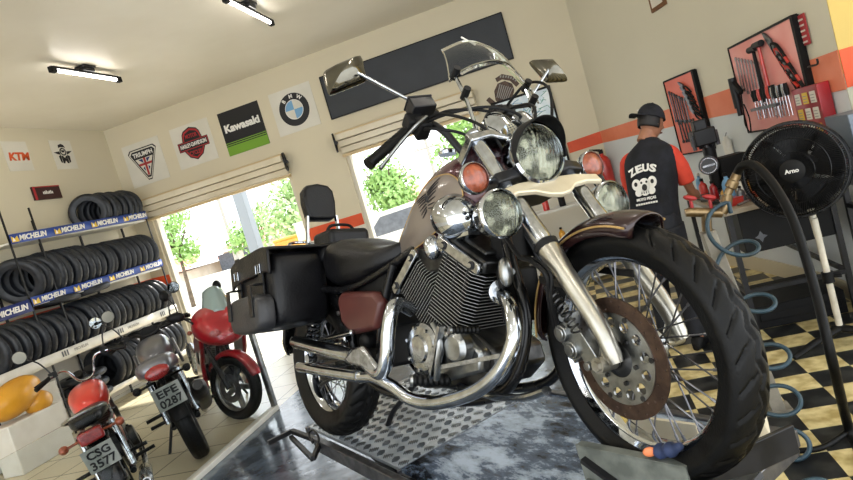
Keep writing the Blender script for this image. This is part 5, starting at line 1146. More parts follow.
    # tank
    secs = [(.38, .05, .80, .70), (.46, .10, .86, .68), (.58, .135, .90, .67), (.72, .15, .93, .68), (.84, .135, .92, .70), (.92, .09, .89, .74)]
    mb = MB(); mb.loft([[(x, w * math.copysign(abs(math.cos(2 * PI * k / 20)) ** .8, math.cos(2 * PI * k / 20)), (a + b_) / 2 + (a - b_) / 2 * math.copysign(abs(math.sin(2 * PI * k / 20)) ** .8, math.sin(2 * PI * k / 20))) for k in range(20)] for x, w, a, b_ in secs]); mb.build('fuel_tank', tankm, e, smooth=60, sub=1)
    # seat
    secs = [(-.22, .07, .83, .76), (-.12, .11, .84, .74), (.1, .13, .83, .74), (.28, .13, .80, .70), (.42, .08, .80, .70)]
    mb = MB(); mb.loft([[(x, w * math.copysign(abs(math.cos(2 * PI * k / 20)) ** .6, math.cos(2 * PI * k / 20)), (a + b_) / 2 + (a - b_) / 2 * math.copysign(abs(math.sin(2 * PI * k / 20)) ** .6, math.sin(2 * PI * k / 20))) for k in range(20)] for x, w, a, b_ in secs]); mb.build('seat', 'vinyl', e, smooth=60, sub=1)
    # tail
    if kind == 'std':
        fender(R_(55), R_(178), .33, .15, Matrix.Translation((0, 0, .33)), .02).build('rear_fender', 'black', e, smooth=60, solid=.004)
        mb = MB(); mb.tube(catmull([(.1, -.12, .78), (-.12, -.13, .83), (-.26, -.08, .86), (-.29, 0, .87), (-.26, .08, .86), (-.12, .13, .83), (.1, .12, .78)], 5), .011, 10); mb.build('grab_rail', 'alloy', e)
        mb = MB(); mb.box((-.30, 0, .715), (.07, .15, .085)); tl = mb.build('tail_light', 'redlens', e, bev=.015); px, pz, pa = -.36, .575, 14
    else:
        mb = MB(); mb.loft([[(x, w * math.copysign(abs(math.cos(2 * PI * k / 16)) ** .7, math.cos(2 * PI * k / 16)), zc + hh * math.copysign(abs(math.sin(2 * PI * k / 16)) ** .7, math.sin(2 * PI * k / 16))) for k in range(16)] for x, w, zc, hh in [(.3, .13, .70, .05), (.0, .16, .76, .075), (-.2, .145, .80, .075), (-.33, .11, .81, .06), (-.37, .08, .80, .04)]]); mb.build('tail_fairing', body, e, smooth=60, sub=1)
        mb = MB(); mb.loft([[(x, w * math.cos(2 * PI * k / 16), zc + hh * math.sin(2 * PI * k / 16)) for k in range(16)] for x, w, zc, hh in [(-.34, .085, .785, .05), (-.385, .08, .775, .045), (-.40, .06, .77, .03)]]); tl = mb.build('tail_light', 'redlens', e, smooth=60); px, pz, pa = -.40, .60, 12
        mb = MB(); mb.tube([(-.25, 0, .74), (-.40, 0, .64)], .02, 10); mb.build('plate_bracket', 'blackmatte', e)
        fender(R_(80), R_(165), .33, .13, Matrix.Translation((0, 0, .31)), .02).build('rear_fender', 'blackmatte', e, smooth=60, solid=.004)
    if plate:
        T = Matrix.Translation((px, 0, pz)) @ Matrix.Rotation(R_(-pa), 4, 'Y') @ Matrix(((0, 0, -1, 0), (-1, 0, 0, 0), (0, 1, 0, 0), (0, 0, 0, 1)))
        mb = MB(T); mb.box((0, 0, .0), (.19, .17, .004)); pl = mb.build('licence_plate', 'plategrey', e, bev=.001)
        mb = MB(); text_mb(mb, plate[0], T @ Matrix.Translation((0, .035, .002)), .075, 'blackink', bold=.002, fit=.14); text_mb(mb, plate[1], T @ Matrix.Translation((0, -.04, .002)), .08, 'blackink', bold=.002, fit=.155); mb.build('lettering', None, pl, smooth=0)
    for sd in (-1, 1):
        mb = MB(); mb.cyl((-.22, sd * .06, .70), (-.24, sd * .15, .70), .009, 8); mb.ell((-.245, sd * .175, .70), (.035, .03, .028), None, 14, 10); mb.build('turn_signal', 'amber' if kind != 'sport' else 'blackmatte', e, smooth=60)
        mb = MB(); mb.tube([(.02, sd * .11, .34), (.08, sd * .11, .68)], .022, 12); mb.build('shock_absorber', 'chrome_worn', e)
    # exhaust
    if kind == 'std': f = [(.8, -.13, .42), (.86, -.15, .3), (.6, -.15, .2), (.2, -.15, .22), (.1, -.15, .24)]; a, b_, r = V((.12, -.15, .24)), V((-.42, -.16, .30)), .045
    else: f = [(.8, -.1, .42), (.86, -.12, .25), (.5, -.14, .2), (.2, -.16, .3)]; a, b_, r = V((.18, -.17, .32)), V((-.30, -.19, .56)), .06
    MB().tube(catmull(f, 6), .022, 12).build('exhaust_pipe', 'chrome_worn', e)
    d = b_ - a; mb = MB(); mb.tube([a, a + d * .06, a + d * .5, a + d * .92, b_], [r * .5, r, r, r * .95, r * .6], 20); mf = mb.build('muffler', 'alloy_dark' if kind == 'sport' else 'chrome_worn', e, smooth=50)
    mb = MB(); mb.lathe([(r * .45, 0), (r * .45, .006), (0, .006)], b_, d, 16); mb.build('outlet', 'blackink', mf)
    for sd in (-1, 1): mb = MB(); mb.cyl((.33, sd * .12, .3), (.33, sd * .26, .3), .014, 10); mb.cyl((.05, sd * .12, .42), (.04, sd * .24, .42), .014, 10); mb.build('foot_peg', 'rubber', e)
    mb = MB(); mb.tube([(.5, .12, .24), (.42, .24, .02)], .012, 8); mb.box((.41, .25, .005), (.05, .03, .01)); mb.build('side_stand', 'blackmetal', e)
    if kind == 'faired':
        # front fairing, belly fairing and screen
        mb = MB(); secs = [(1.44, .06, .76, .04), (1.38, .15, .80, .11), (1.26, .23, .86, .17), (1.08, .26, .88, .19), (.90, .23, .86, .17)]
        mb.loft([[(x, w * math.copysign(abs(math.cos(2 * PI * k / 24)) ** .8, math.cos(2 * PI * k / 24)), zc + hh * math.copysign(abs(math.sin(2 * PI * k / 24)) ** .8, math.sin(2 * PI * k / 24))) for k in range(24)] for x, w, zc, hh in secs]); fr = mb.build('front_fairing', body, e, smooth=60, sub=1)
        mb = MB(); mb.ell((1.40, -.08, .82), (.05, .05, .03)); mb.build('head_lamp', 'glasslens', fr, smooth=60); mb = MB(); mb.ell((1.40, .08, .82), (.05, .05, .03)); mb.build('head_lamp', 'glasslens', fr, smooth=60)
        mb = MB(); mb.grid(lambda u, v: (1.28 - .22 * v - .10 * (abs(u - .5) * 2) ** 2, (u - .5) * (.30 - .12 * v), 1.0 + .22 * v - .05 * (abs(u - .5) * 2) ** 2), 14, 8); mb.build('screen', mat('grey_screen', '7f8f8c', .1, 0, alpha=None), fr, smooth=60, solid=.004)
        for sd in (-1, 1):
            mb = MB(); mb.prism([(1.22, .80), (.95, .88), (.55, .70), (.42, .45), (.5, .25), (.85, .2), (1.02, .3), (.98, .5), (1.12, .6)], frame((0, sd * .19, 0), (1, 0, 0), (0, 0, 1), (0, -1, 0)), -.02, .02); mb.build('side_fairing', body, e, bev=.02)
            mb = MB(); mb.prism([(.92, .62), (.70, .60), (.66, .5), (.84, .5)], frame((0, sd * .212, 0), (1, 0, 0), (0, 0, 1), (0, -1, 0)), -.004, .004); mb.build('fairing_vent', 'blackmatte', e)
            mb = MB(); mb.tube([(1.2, sd * .16, .86), (1.16, sd * .30, .98)], .009, 8); mb.ell((1.15, sd * .36, 1.0), (.035, .075, .045), None, 16, 10); mb.build('fairing_mirror', 'blackmatte', e, smooth=60)
    elif kind == 'std':
        mb = MB(ST); mb.lathe([(0, -.1), (.06, -.08), (.085, -.03), (.09, 0), (.08, .01), (0, .02)], (HX + .15, 0, .82), (1, 0, -.1), 24); mb.build('headlight', 'chrome_worn', e)
        mb = MB(ST)
        for sd in (-1, 1): mb.lathe([(0, -.03), (.035, -.03), (.04, .01), (0, .012)], (HX + .05, sd * .045, .97), (-.5, 0, .8), 18)
        mb.build('instrument_cluster', 'blackmatte', e); 
        for sd in (-1, 1): mb = MB(); mb.prism([(.12, .66), (.38, .66), (.42, .52), (.30, .44), (.16, .48)], frame((0, sd * .11, 0), (1, 0, 0), (0, 0, 1), (0, -1, 0)), -.01, .012); mb.build('side_cover', tankm, e, bev=.01)
    else:
        mb = MB(ST); mb.loft([[(HX + .22, .07 * math.cos(t), .84 + .06 * math.sin(t)) for t in [2 * PI * k / 12 for k in range(12)]], [(HX + .1, .11 * math.cos(t), .86 + .1 * math.sin(t)) for t in [2 * PI * k / 12 for k in range(12)]], [(HX + .05, .09 * math.cos(t), .9 + .09 * math.sin(t)) for t in [2 * PI * k / 12 for k in range(12)]]]); mb.build('headlight', 'blackmatte', e, smooth=60)
        for sd in (-1, 1): mb = MB(); mb.prism([(.98, .80), (.72, .84), (.56, .72), (.62, .62), (.90, .60), (1.04, .70)], frame((0, sd * .16, 0), (1, 0, 0), (0, 0, 1), (0, -1, 0)), -.012, .012); mb.build('tank_shroud', body, e, bev=.01)
    return e
M['greyglass'] = mat('dull_mirror_glass', '8c8a80', .25, .5)
h1 = math.atan2(.62, -.8)
parked('motorcycle', 'small motorcycle with a red tank and plate at the lower left corner', (-3.10, 3.05, 0), math.atan2(.74, -.67), .90, 'red', 'red', ('CSG', '3577'), 'std', lean=8, steer=6)
parked('motorcycle', 'grey naked sport motorcycle with plate parked between the two red ones', (-3.16, 3.83, 0), math.atan2(.78, -.63), 1.0, 'silverpaint', 'silverpaint', ('EFE', '0287'), 'sport', lean=8, steer=4)
parked('motorcycle', 'red faired motorcycle seen from its front wheel end behind the glass', (-4.08, 5.45, 0), math.atan2(-.76, .65), .96, 'darkred', 'darkred', None, 'faired', lean=8, steer=34)
# ------------------------------------------------------------------ tool wall, bench, fan
def wallT(h, off=.0):
    k = min(range(len(CW) - 1), key=lambda i: ((CW[i] + CW[i + 1]) / 2 - V((h.x, h.y, 0))).length); p, q = CW[k], CW[k + 1]
    d = (p - q).normalized(); n = V((d.y, -d.x, 0))
    if n.dot(CAMPOS - h) < 0: n = -n
    x = -d if (-d).dot(V((0, -1, 0))) > 0 else d
    return frame(h + n * off, x, (0, 0, 1), n)
def hang_label(): pass
# tool boards: corners measured on the wall
def board(name, label, quad, m, seedtools):
    P = [wz(u, v) for u, v in quad]; c = sum(P, V((0, 0, 0))) / 4; T = wallT(c); Ti = T.inverted(); L = [Ti @ p for p in P]
    x0 = (L[0].x + L[3].x) / 2; x1 = (L[1].x + L[2].x) / 2; z0 = (L[2].y + L[3].y) / 2; z1 = (L[0].y + L[1].y) / 2
    w_, h = x1 - x0, z1 - z0; T = T @ Matrix.Translation(((x0 + x1) / 2, (z0 + z1) / 2, 0))
    mb = MB(T); mb.box((0, 0, .02), (w_, h, .03)); o = mb.build(name, m, None, smooth=0); tag(o, label, 'tool board')
    mb = MB(T)
    for p, q in (((-w_ / 2, 0), (.01, h)), ((w_ / 2, 0), (.03, h)), ((0, h / 2), (w_, .015)), ((0, -h / 2), (w_, .012))): mb.box((p[0], p[1], .022), (q[0], q[1], .042))
    mb.build('board_frame', 'blackmatte', o); print('board', name, w_, h, tuple(T.translation)); return T, w_, h
T1, w1, h1_ = board('tool_board', 'narrow salmon tool board with a black frame beyond the mechanic', ((665, 83), (694, 69), (716, 143), (689, 158)), 'orangeboard', 1)
T2, w2, h2_ = board('tool_board', 'wide pink tool board with a black frame above the fan', ((731, 49), (793, 16), (826, 108), (757, 140)), 'orangeboard2', 2)
def spanner(T, x, y, L, r, m, label, group, ang=0.):
    TT = T @ Matrix.Translation((x, y, .045)) @ Matrix.Rotation(ang, 4, 'Z'); mb = MB(TT)
    mb.box((0, 0, 0), (r * .9, L, .006)); ring2d(mb, TT.inverted() @ TT, r * .5, r * 1.05, -.004, .004, 14, 0, L / 2)
    mb.prism([(-r, -L / 2), (-r * 1.1, -L / 2 - r * 1.6), (-r * .45, -L / 2 - r * 1.9), (-r * .4, -L / 2 - r * .7), (r * .4, -L / 2 - r * .7), (r * .45, -L / 2 - r * 1.9), (r * 1.1, -L / 2 - r * 1.6), (r, -L / 2)], Matrix.Identity(4), -.004, .004)
    o = mb.build('spanner', m, None); tag(o, label, 'spanner', group); return o
def pliers(T, x, y, s2, m, label, group, ang):
    TT = T @ Matrix.Translation((x, y, .05)) @ Matrix.Rotation(ang, 4, 'Z'); e = empty('pliers', label, 'pliers', mw=TT, group=group)
    mb = MB()
    mb.prism([(-.02 * s2, 0), (-.012 * s2, .06 * s2), (0, .085 * s2), (.012 * s2, .06 * s2), (.02 * s2, 0), (.012 * s2, -.02 * s2), (-.012 * s2, -.02 * s2)], Matrix.Identity(4), -.006, .006); mb.build('jaws', 'steel', e)
    for sd in (-1, 1): mb = MB(); mb.tube(catmull([(0, -.01 * s2, 0), (sd * .025 * s2, -.06 * s2, 0), (sd * .018 * s2, -.15 * s2, 0)], 5), .008 * s2, 8); mb.build('handle', m, e)
    return e
M['silver'] = mat('bright_steel', 'b8b8bc', .25, 1.)
for i in range(7): spanner(T1, -w1 * .38 + i * w1 * .075, h1_ * .16 - .012 * i, .26 - .012 * i, .013, 'blackmetal' if i % 2 else 'steel', 'spanner hanging in the upper left row of the narrow salmon board', 'spanners on the narrow board')
for i in range(6): pliers(T1, w1 * (.14 + .03 * i), h1_ * (.36 - .07 * i), .9, 'blackmatte', 'pliers stacked down the right side of the narrow salmon board', 'pliers on the narrow board', R_(50))
for i in range(6): spanner(T1, -w1 * .30 + i * w1 * .10, -h1_ * .20, .16, .014, 'blackmetal', 'spanner in the lower row of the narrow salmon board', 'lower spanners on the narrow board', R_(5 * (i % 2)))
for i in range(8): spanner(T2, -w2 * .40 + i * w2 * .048, h2_ * .20 - .02 * i, .20 + .014 * i, .013, 'silver', 'silver spanner in the fan-shaped row on the wide pink board', 'silver spanners on the wide board', R_(-5))
def hammer(T, x, y, hm, label):
    e = empty('hammer', label, 'hammer', mw=T @ Matrix.Translation((x, y, .07))); mb = MB(); mb.tube([(0, .12, 0), (0, -.24, 0)], [.011, .015], 10); mb.build('handle', hm, e)
    mb = MB(); mb.cyl((-.06, .13, 0), (.05, .13, 0), .022, 14); mb.build('head', 'blackmetal', e)
hammer(T2, -w2 * .02, h2_ * .17, 'blackmatte', 'hammer with a black handle at the centre of the wide pink board'); hammer(T2, w2 * .07, h2_ * .19, 'red', 'hammer with a red handle beside the black-handled one on the wide pink board')
for i in range(7): pliers(T2, w2 * (.20 + .028 * i), h2_ * (.36 - .065 * i), 1.25, ('blackmatte', 'red', 'blackmatte')[i % 3], 'red or black handled pliers overlapping down the right of the wide pink board', 'pliers on the wide board', R_(42))
# screwdrivers in a holder, sockets
def screwdriver(T, x, y, m, label, group, L=.13):
    TT = T @ Matrix.Translation((x, y, .075)) @ Matrix.Rotation(random.uniform(-.08, .08), 4, 'Z'); mb = MB(TT); mb.use(m).tube([(0, .02, 0), (0, .06, 0), (0, .1, 0)], [.012, .016, .012], 10); mb.use('silver').cyl((0, .02, 0), (0, .02 - L, 0), .004, 8)
    o = mb.build('screwdriver', None, None); tag(o, label, 'screwdriver', group)
for i in range(8): screwdriver(T2, -w2 * .17 + i * .045, -h2_ * .20, ('blackmatte', 'blackmatte', 'red')[i % 3], 'screwdriver in the row low on the wide pink board', 'screwdrivers on the wide board')
for i in range(6): screwdriver(T2, w2 * .12 + i * .04, -h2_ * .22, ('silver', 'blackmatte')[i % 2], 'bit or socket driver at the lower right of the wide pink board', 'socket drivers on the wide board')
mb = MB(T2); mb.box((-w2 * .0, -h2_ * .25, .07), (w2 * .4, .02, .07)); o = mb.build('tool_rail', 'steel', None); tag(o, 'steel rail holding the screwdrivers low on the wide pink board', 'tool rail')
# drill hanging left of the wide board
TT = T2 @ Matrix.Translation((-w2 * .43, -h2_ * .06, .09)) @ Matrix.Scale(.85, 4); e = empty('heat_gun', 'grey and black hot-air gun hanging at the left edge of the wide pink board', 'heat gun', mw=TT)
mb = MB(); mb.cyl((0, .17, 0), (0, -.1, 0), .035, 18); mb.cyl((0, -.1, 0), (0, -.17, 0), .022, 16); mb.build('barrel', 'blackmetal', e); mb = MB(); mb.bar((0.0, .14, 0), (.13, .02, 0), .045, .04, (0, 0, 1)); mb.build('handle', 'blackmatte', e, bev=.01)
mb = MB(); mb.tube(catmull([(.12, .03, 0), (.1, -.15, .01), (.05, -.26, 0), (.12, -.33, 0), (.16, -.2, 0), (.12, -.08, 0)], 7), .006, 8); mb.build('cord', 'blackmatte', e)
# red first-aid style box with papers, red sign, picture frame
def pan(name, label, cat, quad, m, t=.03):
    P = [wz(u, v) for u, v in quad]; c = sum(P, V((0, 0, 0))) / 4; T = wallT(c); Ti = T.inverted(); L = [Ti @ p for p in P]
    x0 = (L[0].x + L[3].x) / 2; x1 = (L[1].x + L[2].x) / 2; z0 = (L[2].y + L[3].y) / 2; z1 = (L[0].y + L[1].y) / 2; T = T @ Matrix.Translation(((x0 + x1) / 2, (z0 + z1) / 2, .008))
    mb = MB(T); mb.box((0, 0, t / 2), (x1 - x0, z1 - z0, t)); o = mb.build(name, m, None, bev=.004); tag(o, label, cat); return o, T, x1 - x0, z1 - z0
o, T, w_, h = pan('red_panel', 'red panel with pasted white and yellow papers right of the wide tool board', 'panel', ((803, 88), (828, 79), (845, 134), (819, 143)), 'darkred', .07)
mb = MB()
for i in range(3):
    for j in range(3):
        x = (-.3 + .3 * i) * w_; y = (.3 - .28 * j) * h; mt = ('paper', 'yellow', 'paper')[(i + j) % 3]; fill(mb, mt, [(x - .11 * w_, y - .1 * h), (x + .11 * w_, y - .1 * h), (x + .11 * w_, y + .1 * h), (x - .11 * w_, y + .1 * h)], T, .0715)
        for k in range(3): fill(mb, 'inkgrey', [(x - .09 * w_, y - .07 * h + k * .05 * h), (x + .06 * w_, y - .07 * h + k * .05 * h), (x + .06 * w_, y - .055 * h + k * .05 * h), (x - .09 * w_, y - .055 * h + k * .05 * h)], T, .0725)
mb.build('papers', None, o, smooth=0)
o, T, w_, h = pan('wall_sign', 'narrow red and white sign beside the black frame of the wide tool board', 'sign', ((797, 16), (805, 13), (814, 42), (806, 46)), 'inkred', .006)
mb = MB(); 
for k in range(5): fill(mb, 'paper', [(-w_ * .3, h * (.36 - k * .18)), (w_ * .3, h * (.36 - k * .18)), (w_ * .3, h * (.30 - k * .18)), (-w_ * .3, h * (.30 - k * .18))], T, .008)
mb.build('print', None, o, smooth=0)
P = wz(659, 3); T = wallT(P) ; mb = MB(T); mb.box((0, .12, .01), (.26, .34, .02)); o = mb.build('picture_frame', 'wood', None); tag(o, 'small dark wooden picture frame high on the tool wall, cut by the top edge', 'picture frame')
mb = MB(T); mb.box((0, .12, .021), (.19, .27, .006)); mb.build('picture', 'paper', o)
# hooks
hk = wz(823, 68); T = wallT(hk); mb = MB(T); mb.tube(catmull([(-.06, .03, 0), (-.05, .03, .05), (0, .03, .06), (.06, .03, .05), (.07, .06, .05)], 5), .006, 8); o = mb.build('wall_hook', 'blackmetal', None); tag(o, 'black wire hook above the red panel of papers', 'hook')
# ---------------------------------------------------------------- bench
BX0, BX1, BY0, BY1 = .80, 1.36, 4.05, 5.35
bn = empty('workbench', 'black steel frame workbench with a worn beige top along the tool wall', 'workbench', loc=(BX0, BY0, 0)); inv = Matrix.Translation((-BX0, -BY0, 0))
def bp2(name, f, m, **k): mb = MB(inv); f(mb); return mb.build(name, m, bn, **k)
TZ = .80
bp2('bench_top', lambda q: q.box(((BX0 + BX1) / 2, (BY0 + BY1) / 2, TZ), (BX1 - BX0 + .06, BY1 - BY0 + .06, .03)), 'bench', bev=.003)
for x, y in ((BX0, BY0), (BX1, BY0), (BX0, BY1), (BX1 - .02, BY1)): bp2('leg', lambda q: q.box((x, y, TZ / 2), (.03, .03, TZ)), 'blackmetal')
for z in (.29,):
    bp2('rail', lambda q: q.bar((BX0, BY0, z), (BX1, BY0, z), .025, .025), 'blackmetal'); bp2('rail', lambda q: q.bar((BX0, BY0, z), (BX0, BY1, z), .025, .025), 'blackmetal'); bp2('rail', lambda q: q.bar((BX1, BY0, z), (BX1, BY1, z), .025, .025), 'blackmetal')
bp2('drawer_unit', lambda q: q.box((1.10, BY0 + .20, .65), (.50, .40, .26)), 'blackmatte', bev=.004)
mb = MB(inv @ frame((.95, BY0 - .003, .61), (1, 0, 0), (0, 0, 1), (0, -1, 0)))
st_ = [(.035 * (1 if k % 2 == 0 else .5) * math.cos(PI / 2 + k * PI / 4), .035 * (1 if k % 2 == 0 else .5) * math.sin(PI / 2 + k * PI / 4)) for k in range(8)]
mb.prism(st_, Matrix.Identity(4), 0, .003); mb.build('star_emblem', 'greyplastic', bn)
# black slabs stored below, near the floor
for i, (x, y, z, sx, sy) in enumerate(((1.09, 3.98 + .35, .075, .52, .55),)):
    mb = MB(); mb.box((x, y + .1, z), (sx, sy, .145)); mb.box((x, y + .1 - sy / 2 - .004, z), (sx * .9, .008, .05)); o = mb.build('storage_box', 'blackmatte', None, bev=.008); tag(o, ('long low black box on the floor under the workbench', '')[i], 'box')
# things on the bench -------------------------------------------------
e = empty('bench_grinder', 'dark bench machine with a round grey face standing on the workbench beside the mechanic', 'machine', loc=(.93, 4.9, TZ + .015))
mb = MB(); mb.box((0, 0, .02), (.26, .24, .04)); mb.cyl((.02, 0, .04), (.02, 0, .50), .045, 16); mb.box((-.0, 0, .44), (.15, .20, .12)); mb.box((-.01, -.02, .53), (.09, .12, .08)); mb.build('body', 'blackmetal', e, bev=.01)
for k in range(5): mb = MB(); mb.cyl((-.08 + .04 * k, -.06, .36), (-.08 + .04 * k, -.06, .47 + .02 * (k % 2)), .014, 10); mb.build('spindle', ('steel', 'blackmetal')[k % 2], e)
mb = MB(); mb.lathe([(.0, .0), (.066, 0), (.068, .03), (.06, .045), (0, .045)], (-.03, -.13, .24), (-.25, -1, 0), 32); fa_ = mb.build('round_face', 'greyplastic', e); mb = MB(); mb.lathe([(.050, .047), (.056, .047), (.056, .051), (.050, .051)], (-.03, -.13, .24), (-.25, -1, 0), 32, closed=True); mb.bar((-.08, -.176, .24), (.0, -.184, .24), .008, .014); mb.build('dial_ring', 'silver', fa_)
mb = MB(); mb.box((.15, .03, .14), (.2, .2, .24)); mb.build('cover', 'blackmatte', e, bev=.015)
def bottle(x, y, z, r, h, m, label, capm='blackmatte', nm='bottle'):
    e = empty(nm, label, nm.replace('_', ' '), loc=(x, y, z)); mb = MB(); mb.lathe([(0, 0), (r, 0), (r, h * .62), (r * .8, h * .72), (r * .35, h * .8), (r * .35, h * .88)], n=20); mb.build('body', m, e); mb = MB(); mb.lathe([(0, h * .88), (r * .42, h * .88), (r * .42, h), (0, h)], n=14); mb.build('cap', capm, e)
z = TZ + .015
bottle(.90, 4.35, z, .035, .20, 'inkblue', 'blue spray bottle on the workbench left of the round-faced machine'); bottle(.86, 4.62, z, .028, .14, 'darkred', 'small dark red bottle at the near left corner of the workbench'); bottle(.99, 4.42, z, .03, .13, 'white', 'small white bottle among the clutter on the workbench')
for i, (x, y, sx, sy, sz, m, lb) in enumerate(((1.0, 4.50, .16, .11, .09, 'yellowpaint', 'orange-yellow parts box on the workbench below the round-faced machine'), (1.12, 4.34, .16, .10, .05, 'orange', 'flat orange box on the workbench'), (.87, 4.20, .12, .09, .05, 'red', 'small red tray at the front edge of the workbench'), (1.27, 4.45, .1, .16, .12, 'steel', 'grey metal tin near the wall on the workbench'))):
    mb = MB(); mb.box((x, y, z + sz / 2), (sx, sy, sz)); mb.box((x, y, z + sz - .005), (sx + .006, sy + .006, .012)); o = mb.build('parts_box', m, None, bev=.003, smooth=0); tag(o, lb, 'box')
bottle(.93, 4.20, z, .026, .11, 'steel', 'grey metal can at the front of the workbench', nm='can'); bottle(.88, 4.42, z, .02, .10, 'yellowpaint', 'tiny yellow bottle on the workbench beside the small dark red one'); bottle(1.18, 4.62, z, .04, .17, 'blackmatte', 'tall black bottle behind the yellow box on the workbench', 'red'); bottle(.84, 4.85, z, .03, .15, 'red', 'red bottle at the far left corner of the workbench next to the mechanic'); bottle(.86, 5.05, z, .028, .18, 'inkblue', 'blue bottle at the far end of the workbench next to the mechanic', 'white')
mb = MB(); rn = random.Random(9)
for i in range(46):
    x, y = rn.uniform(.8, 1.3), rn.uniform(4.1, 4.8); a = rn.uniform(0, PI); L = rn.uniform(.02, .07); d = V((math.cos(a), math.sin(a), 0)) * L; mb.use(('steel', 'chrome_worn', 'blackmetal', 'silver')[i % 4]).tube([V((x, y, z + .012)) - d, V((x, y, z + .016)) + d], rn.uniform(.005, .012), 8)
o = mb.build('loose_fasteners', None, None); tag(o, 'scattered bolts and metal bits lying over the workbench top', 'fasteners', kind='stuff')
# grease gun hanging on the wall by the fan
gq = onX(734, 152, 1.30) if False else wz(735, 155); T = wallT(gq, .04); e = empty('spray_gun', 'silver and white spray gun hanging on the wall left of the fan', 'spray gun', mw=T)
mb = MB(); mb.cyl((0, .14, 0), (0, -.02, 0), .035, 16); mb.cyl((0, .14, 0), (0, .17, 0), .02, 14); mb.build('canister', 'white', e); mb = MB(); mb.box((0, -.06, .0), (.06, .09, .05)); mb.bar((0, -.08, 0), (.05, -.17, 0), .03, .03, (0, 0, 1)); mb.cyl((-.03, .15, 0), (.03, .2, 0), .006, 8); mb.build('gun_body', 'silver', e, bev=.006)
# steel stand at right with grey-blue cabinet
e = empty('cabinet_stand', 'black steel stand carrying a blue-grey cabinet behind the fan', 'cabinet stand', loc=(1.62, 3.70, 0)); i3 = Matrix.Translation((-1.62, -3.70, 0))
for x, y in ((1.36, 3.58), (1.9, 3.58), (1.36, 3.82), (1.9, 3.82)): mb = MB(i3); mb.box((x, y, .42), (.028, .028, .84)); mb.build('leg', 'blackmetal', e)
for za_ in (.30, .72): mb = MB(i3); mb.bar((1.36, 3.58, za_), (1.9, 3.58, za_), .025, .025); mb.bar((1.36, 3.58, za_), (1.36, 3.82, za_), .025, .025); mb.build('rail', 'blackmetal', e)
mb = MB(i3); mb.box((1.63, 3.70, 1.03), (.56, .3, .38)); cbn = mb.build('cabinet_body', mat('blue_grey_metal', '66707c', .4, .3), e, bev=.006)
mb = MB(i3); mb.box((1.63, 3.545, 1.03), (.5, .006, .33)); mb.build('cabinet_door', mat('blue_grey_door', '5a6470', .4, .3), cbn, bev=.002)
mb = MB(); mb.box((1.72, 3.70, 1.30), (.22, .16, .15)); o = mb.build('black_box', 'blackmatte', None, bev=.008); tag(o, 'black box on top of the blue-grey cabinet', 'box')
# ---------------------------------------------------------------- fan
FC = onY(794, 170, 3.62); fb = V((1.13, 3.66, 0)); e = empty('pedestal_fan', 'large black pedestal fan on a white pole in front of the workbench', 'fan', loc=tuple(fb)); iF = Matrix.Translation(-fb)
fd = (CAMPOS - FC); fd.z = 0; fd = (fd.normalized() + V((-.12, -.0, .0))).normalized(); fd = (fd + V((0, 0, .08))).normalized(); RF = .247
x, y, zz = basis(fd); T = iF @ frame(FC, x, y, zz)
mb = MB(T)
for h, r in ((-.075, RF), (.035, RF), (-.02, RF + .004)): mb.tube([(r * math.cos(2 * PI * k / 60), r * math.sin(2 * PI * k / 60), h) for k in range(60)], .0055 if h != -.02 else .009, 6, closed=True)
n = 132
for k in range(n):
    a = 2 * PI * k / n; a2 = a + .35
    mb.tube([(.045 * math.cos(a2), .045 * math.sin(a2), .085), (.15 * math.cos(a + .12), .15 * math.sin(a + .12), .078), (RF * .9 * math.cos(a), RF * .9 * math.sin(a), .055), (RF * math.cos(a), RF * math.sin(a), -.01)], .0019, 4, caps=False)
for r, h in ((.1, .082), (.17, .074), (.23, .063)): mb.tube([(r * math.cos(2 * PI * k / 48), r * math.sin(2 * PI * k / 48), h) for k in range(48)], .0022, 4, closed=True)
cg = mb.build('front_grille', 'black', e, smooth=60)
mb = MB(T)
for k in range(110):
    a = 2 * PI * k / 110; mb.tube([(.07 * math.cos(a), .07 * math.sin(a), -.11), (RF * .9 * math.cos(a), RF * .9 * math.sin(a), -.095), (RF * math.cos(a), RF * math.sin(a), -.03)], .0017, 4, caps=False)
for r in (.12, .2): mb.tube([(r * math.cos(2 * PI * k / 48), r * math.sin(2 * PI * k / 48), -.105) for k in range(48)], .002, 4, closed=True)
mb.build('rear_grille', 'black', e, smooth=60)
mb = MB(T); mb.lathe([(0, .098), (.045, .096), (.06, .088), (.055, .08), (0, .08)], n=28); bd = mb.build('centre_badge', 'blackmatte', cg)
mb = MB(); text_mb(mb, 'Arno', T @ Matrix.Translation((0, 0, .098)) @ Matrix.Rotation(math.atan2((V((0, 0, 1)) - zz * zz.z).dot(y), (V((0, 0, 1)) - zz * zz.z).dot(x)) - PI / 2, 4, 'Z'),   .03, 'whiteink', bold=.001); mb.build('lettering', None, bd, smooth=0)
for k in range(5):
    def bl(u, v):
        r = .05 + u * .175; a = 2 * PI * k / 5 + (v - .5) * (.9 + .5 * u) + .25 * u; return (r * math.cos(a), r * math.sin(a), -.03 + .05 * (v - .5))
    mb = MB(T); mb.grid(bl, 12, 8); mb.build('blade', 'blackmatte', e, smooth=60, solid=.004)
mb = MB(T); mb.cyl((0, 0, -.05), (0, 0, .03), .05, 24); mb.build('hub', 'blackmatte', e); mb = MB(T); mb.tube([(0, 0, -.11), (0, 0, -.15), (0, 0, -.24), (0, 0, -.26)], [.075, .085, .075, .03], 24); mb.build('motor_housing', 'blackmatte', e, smooth=50)
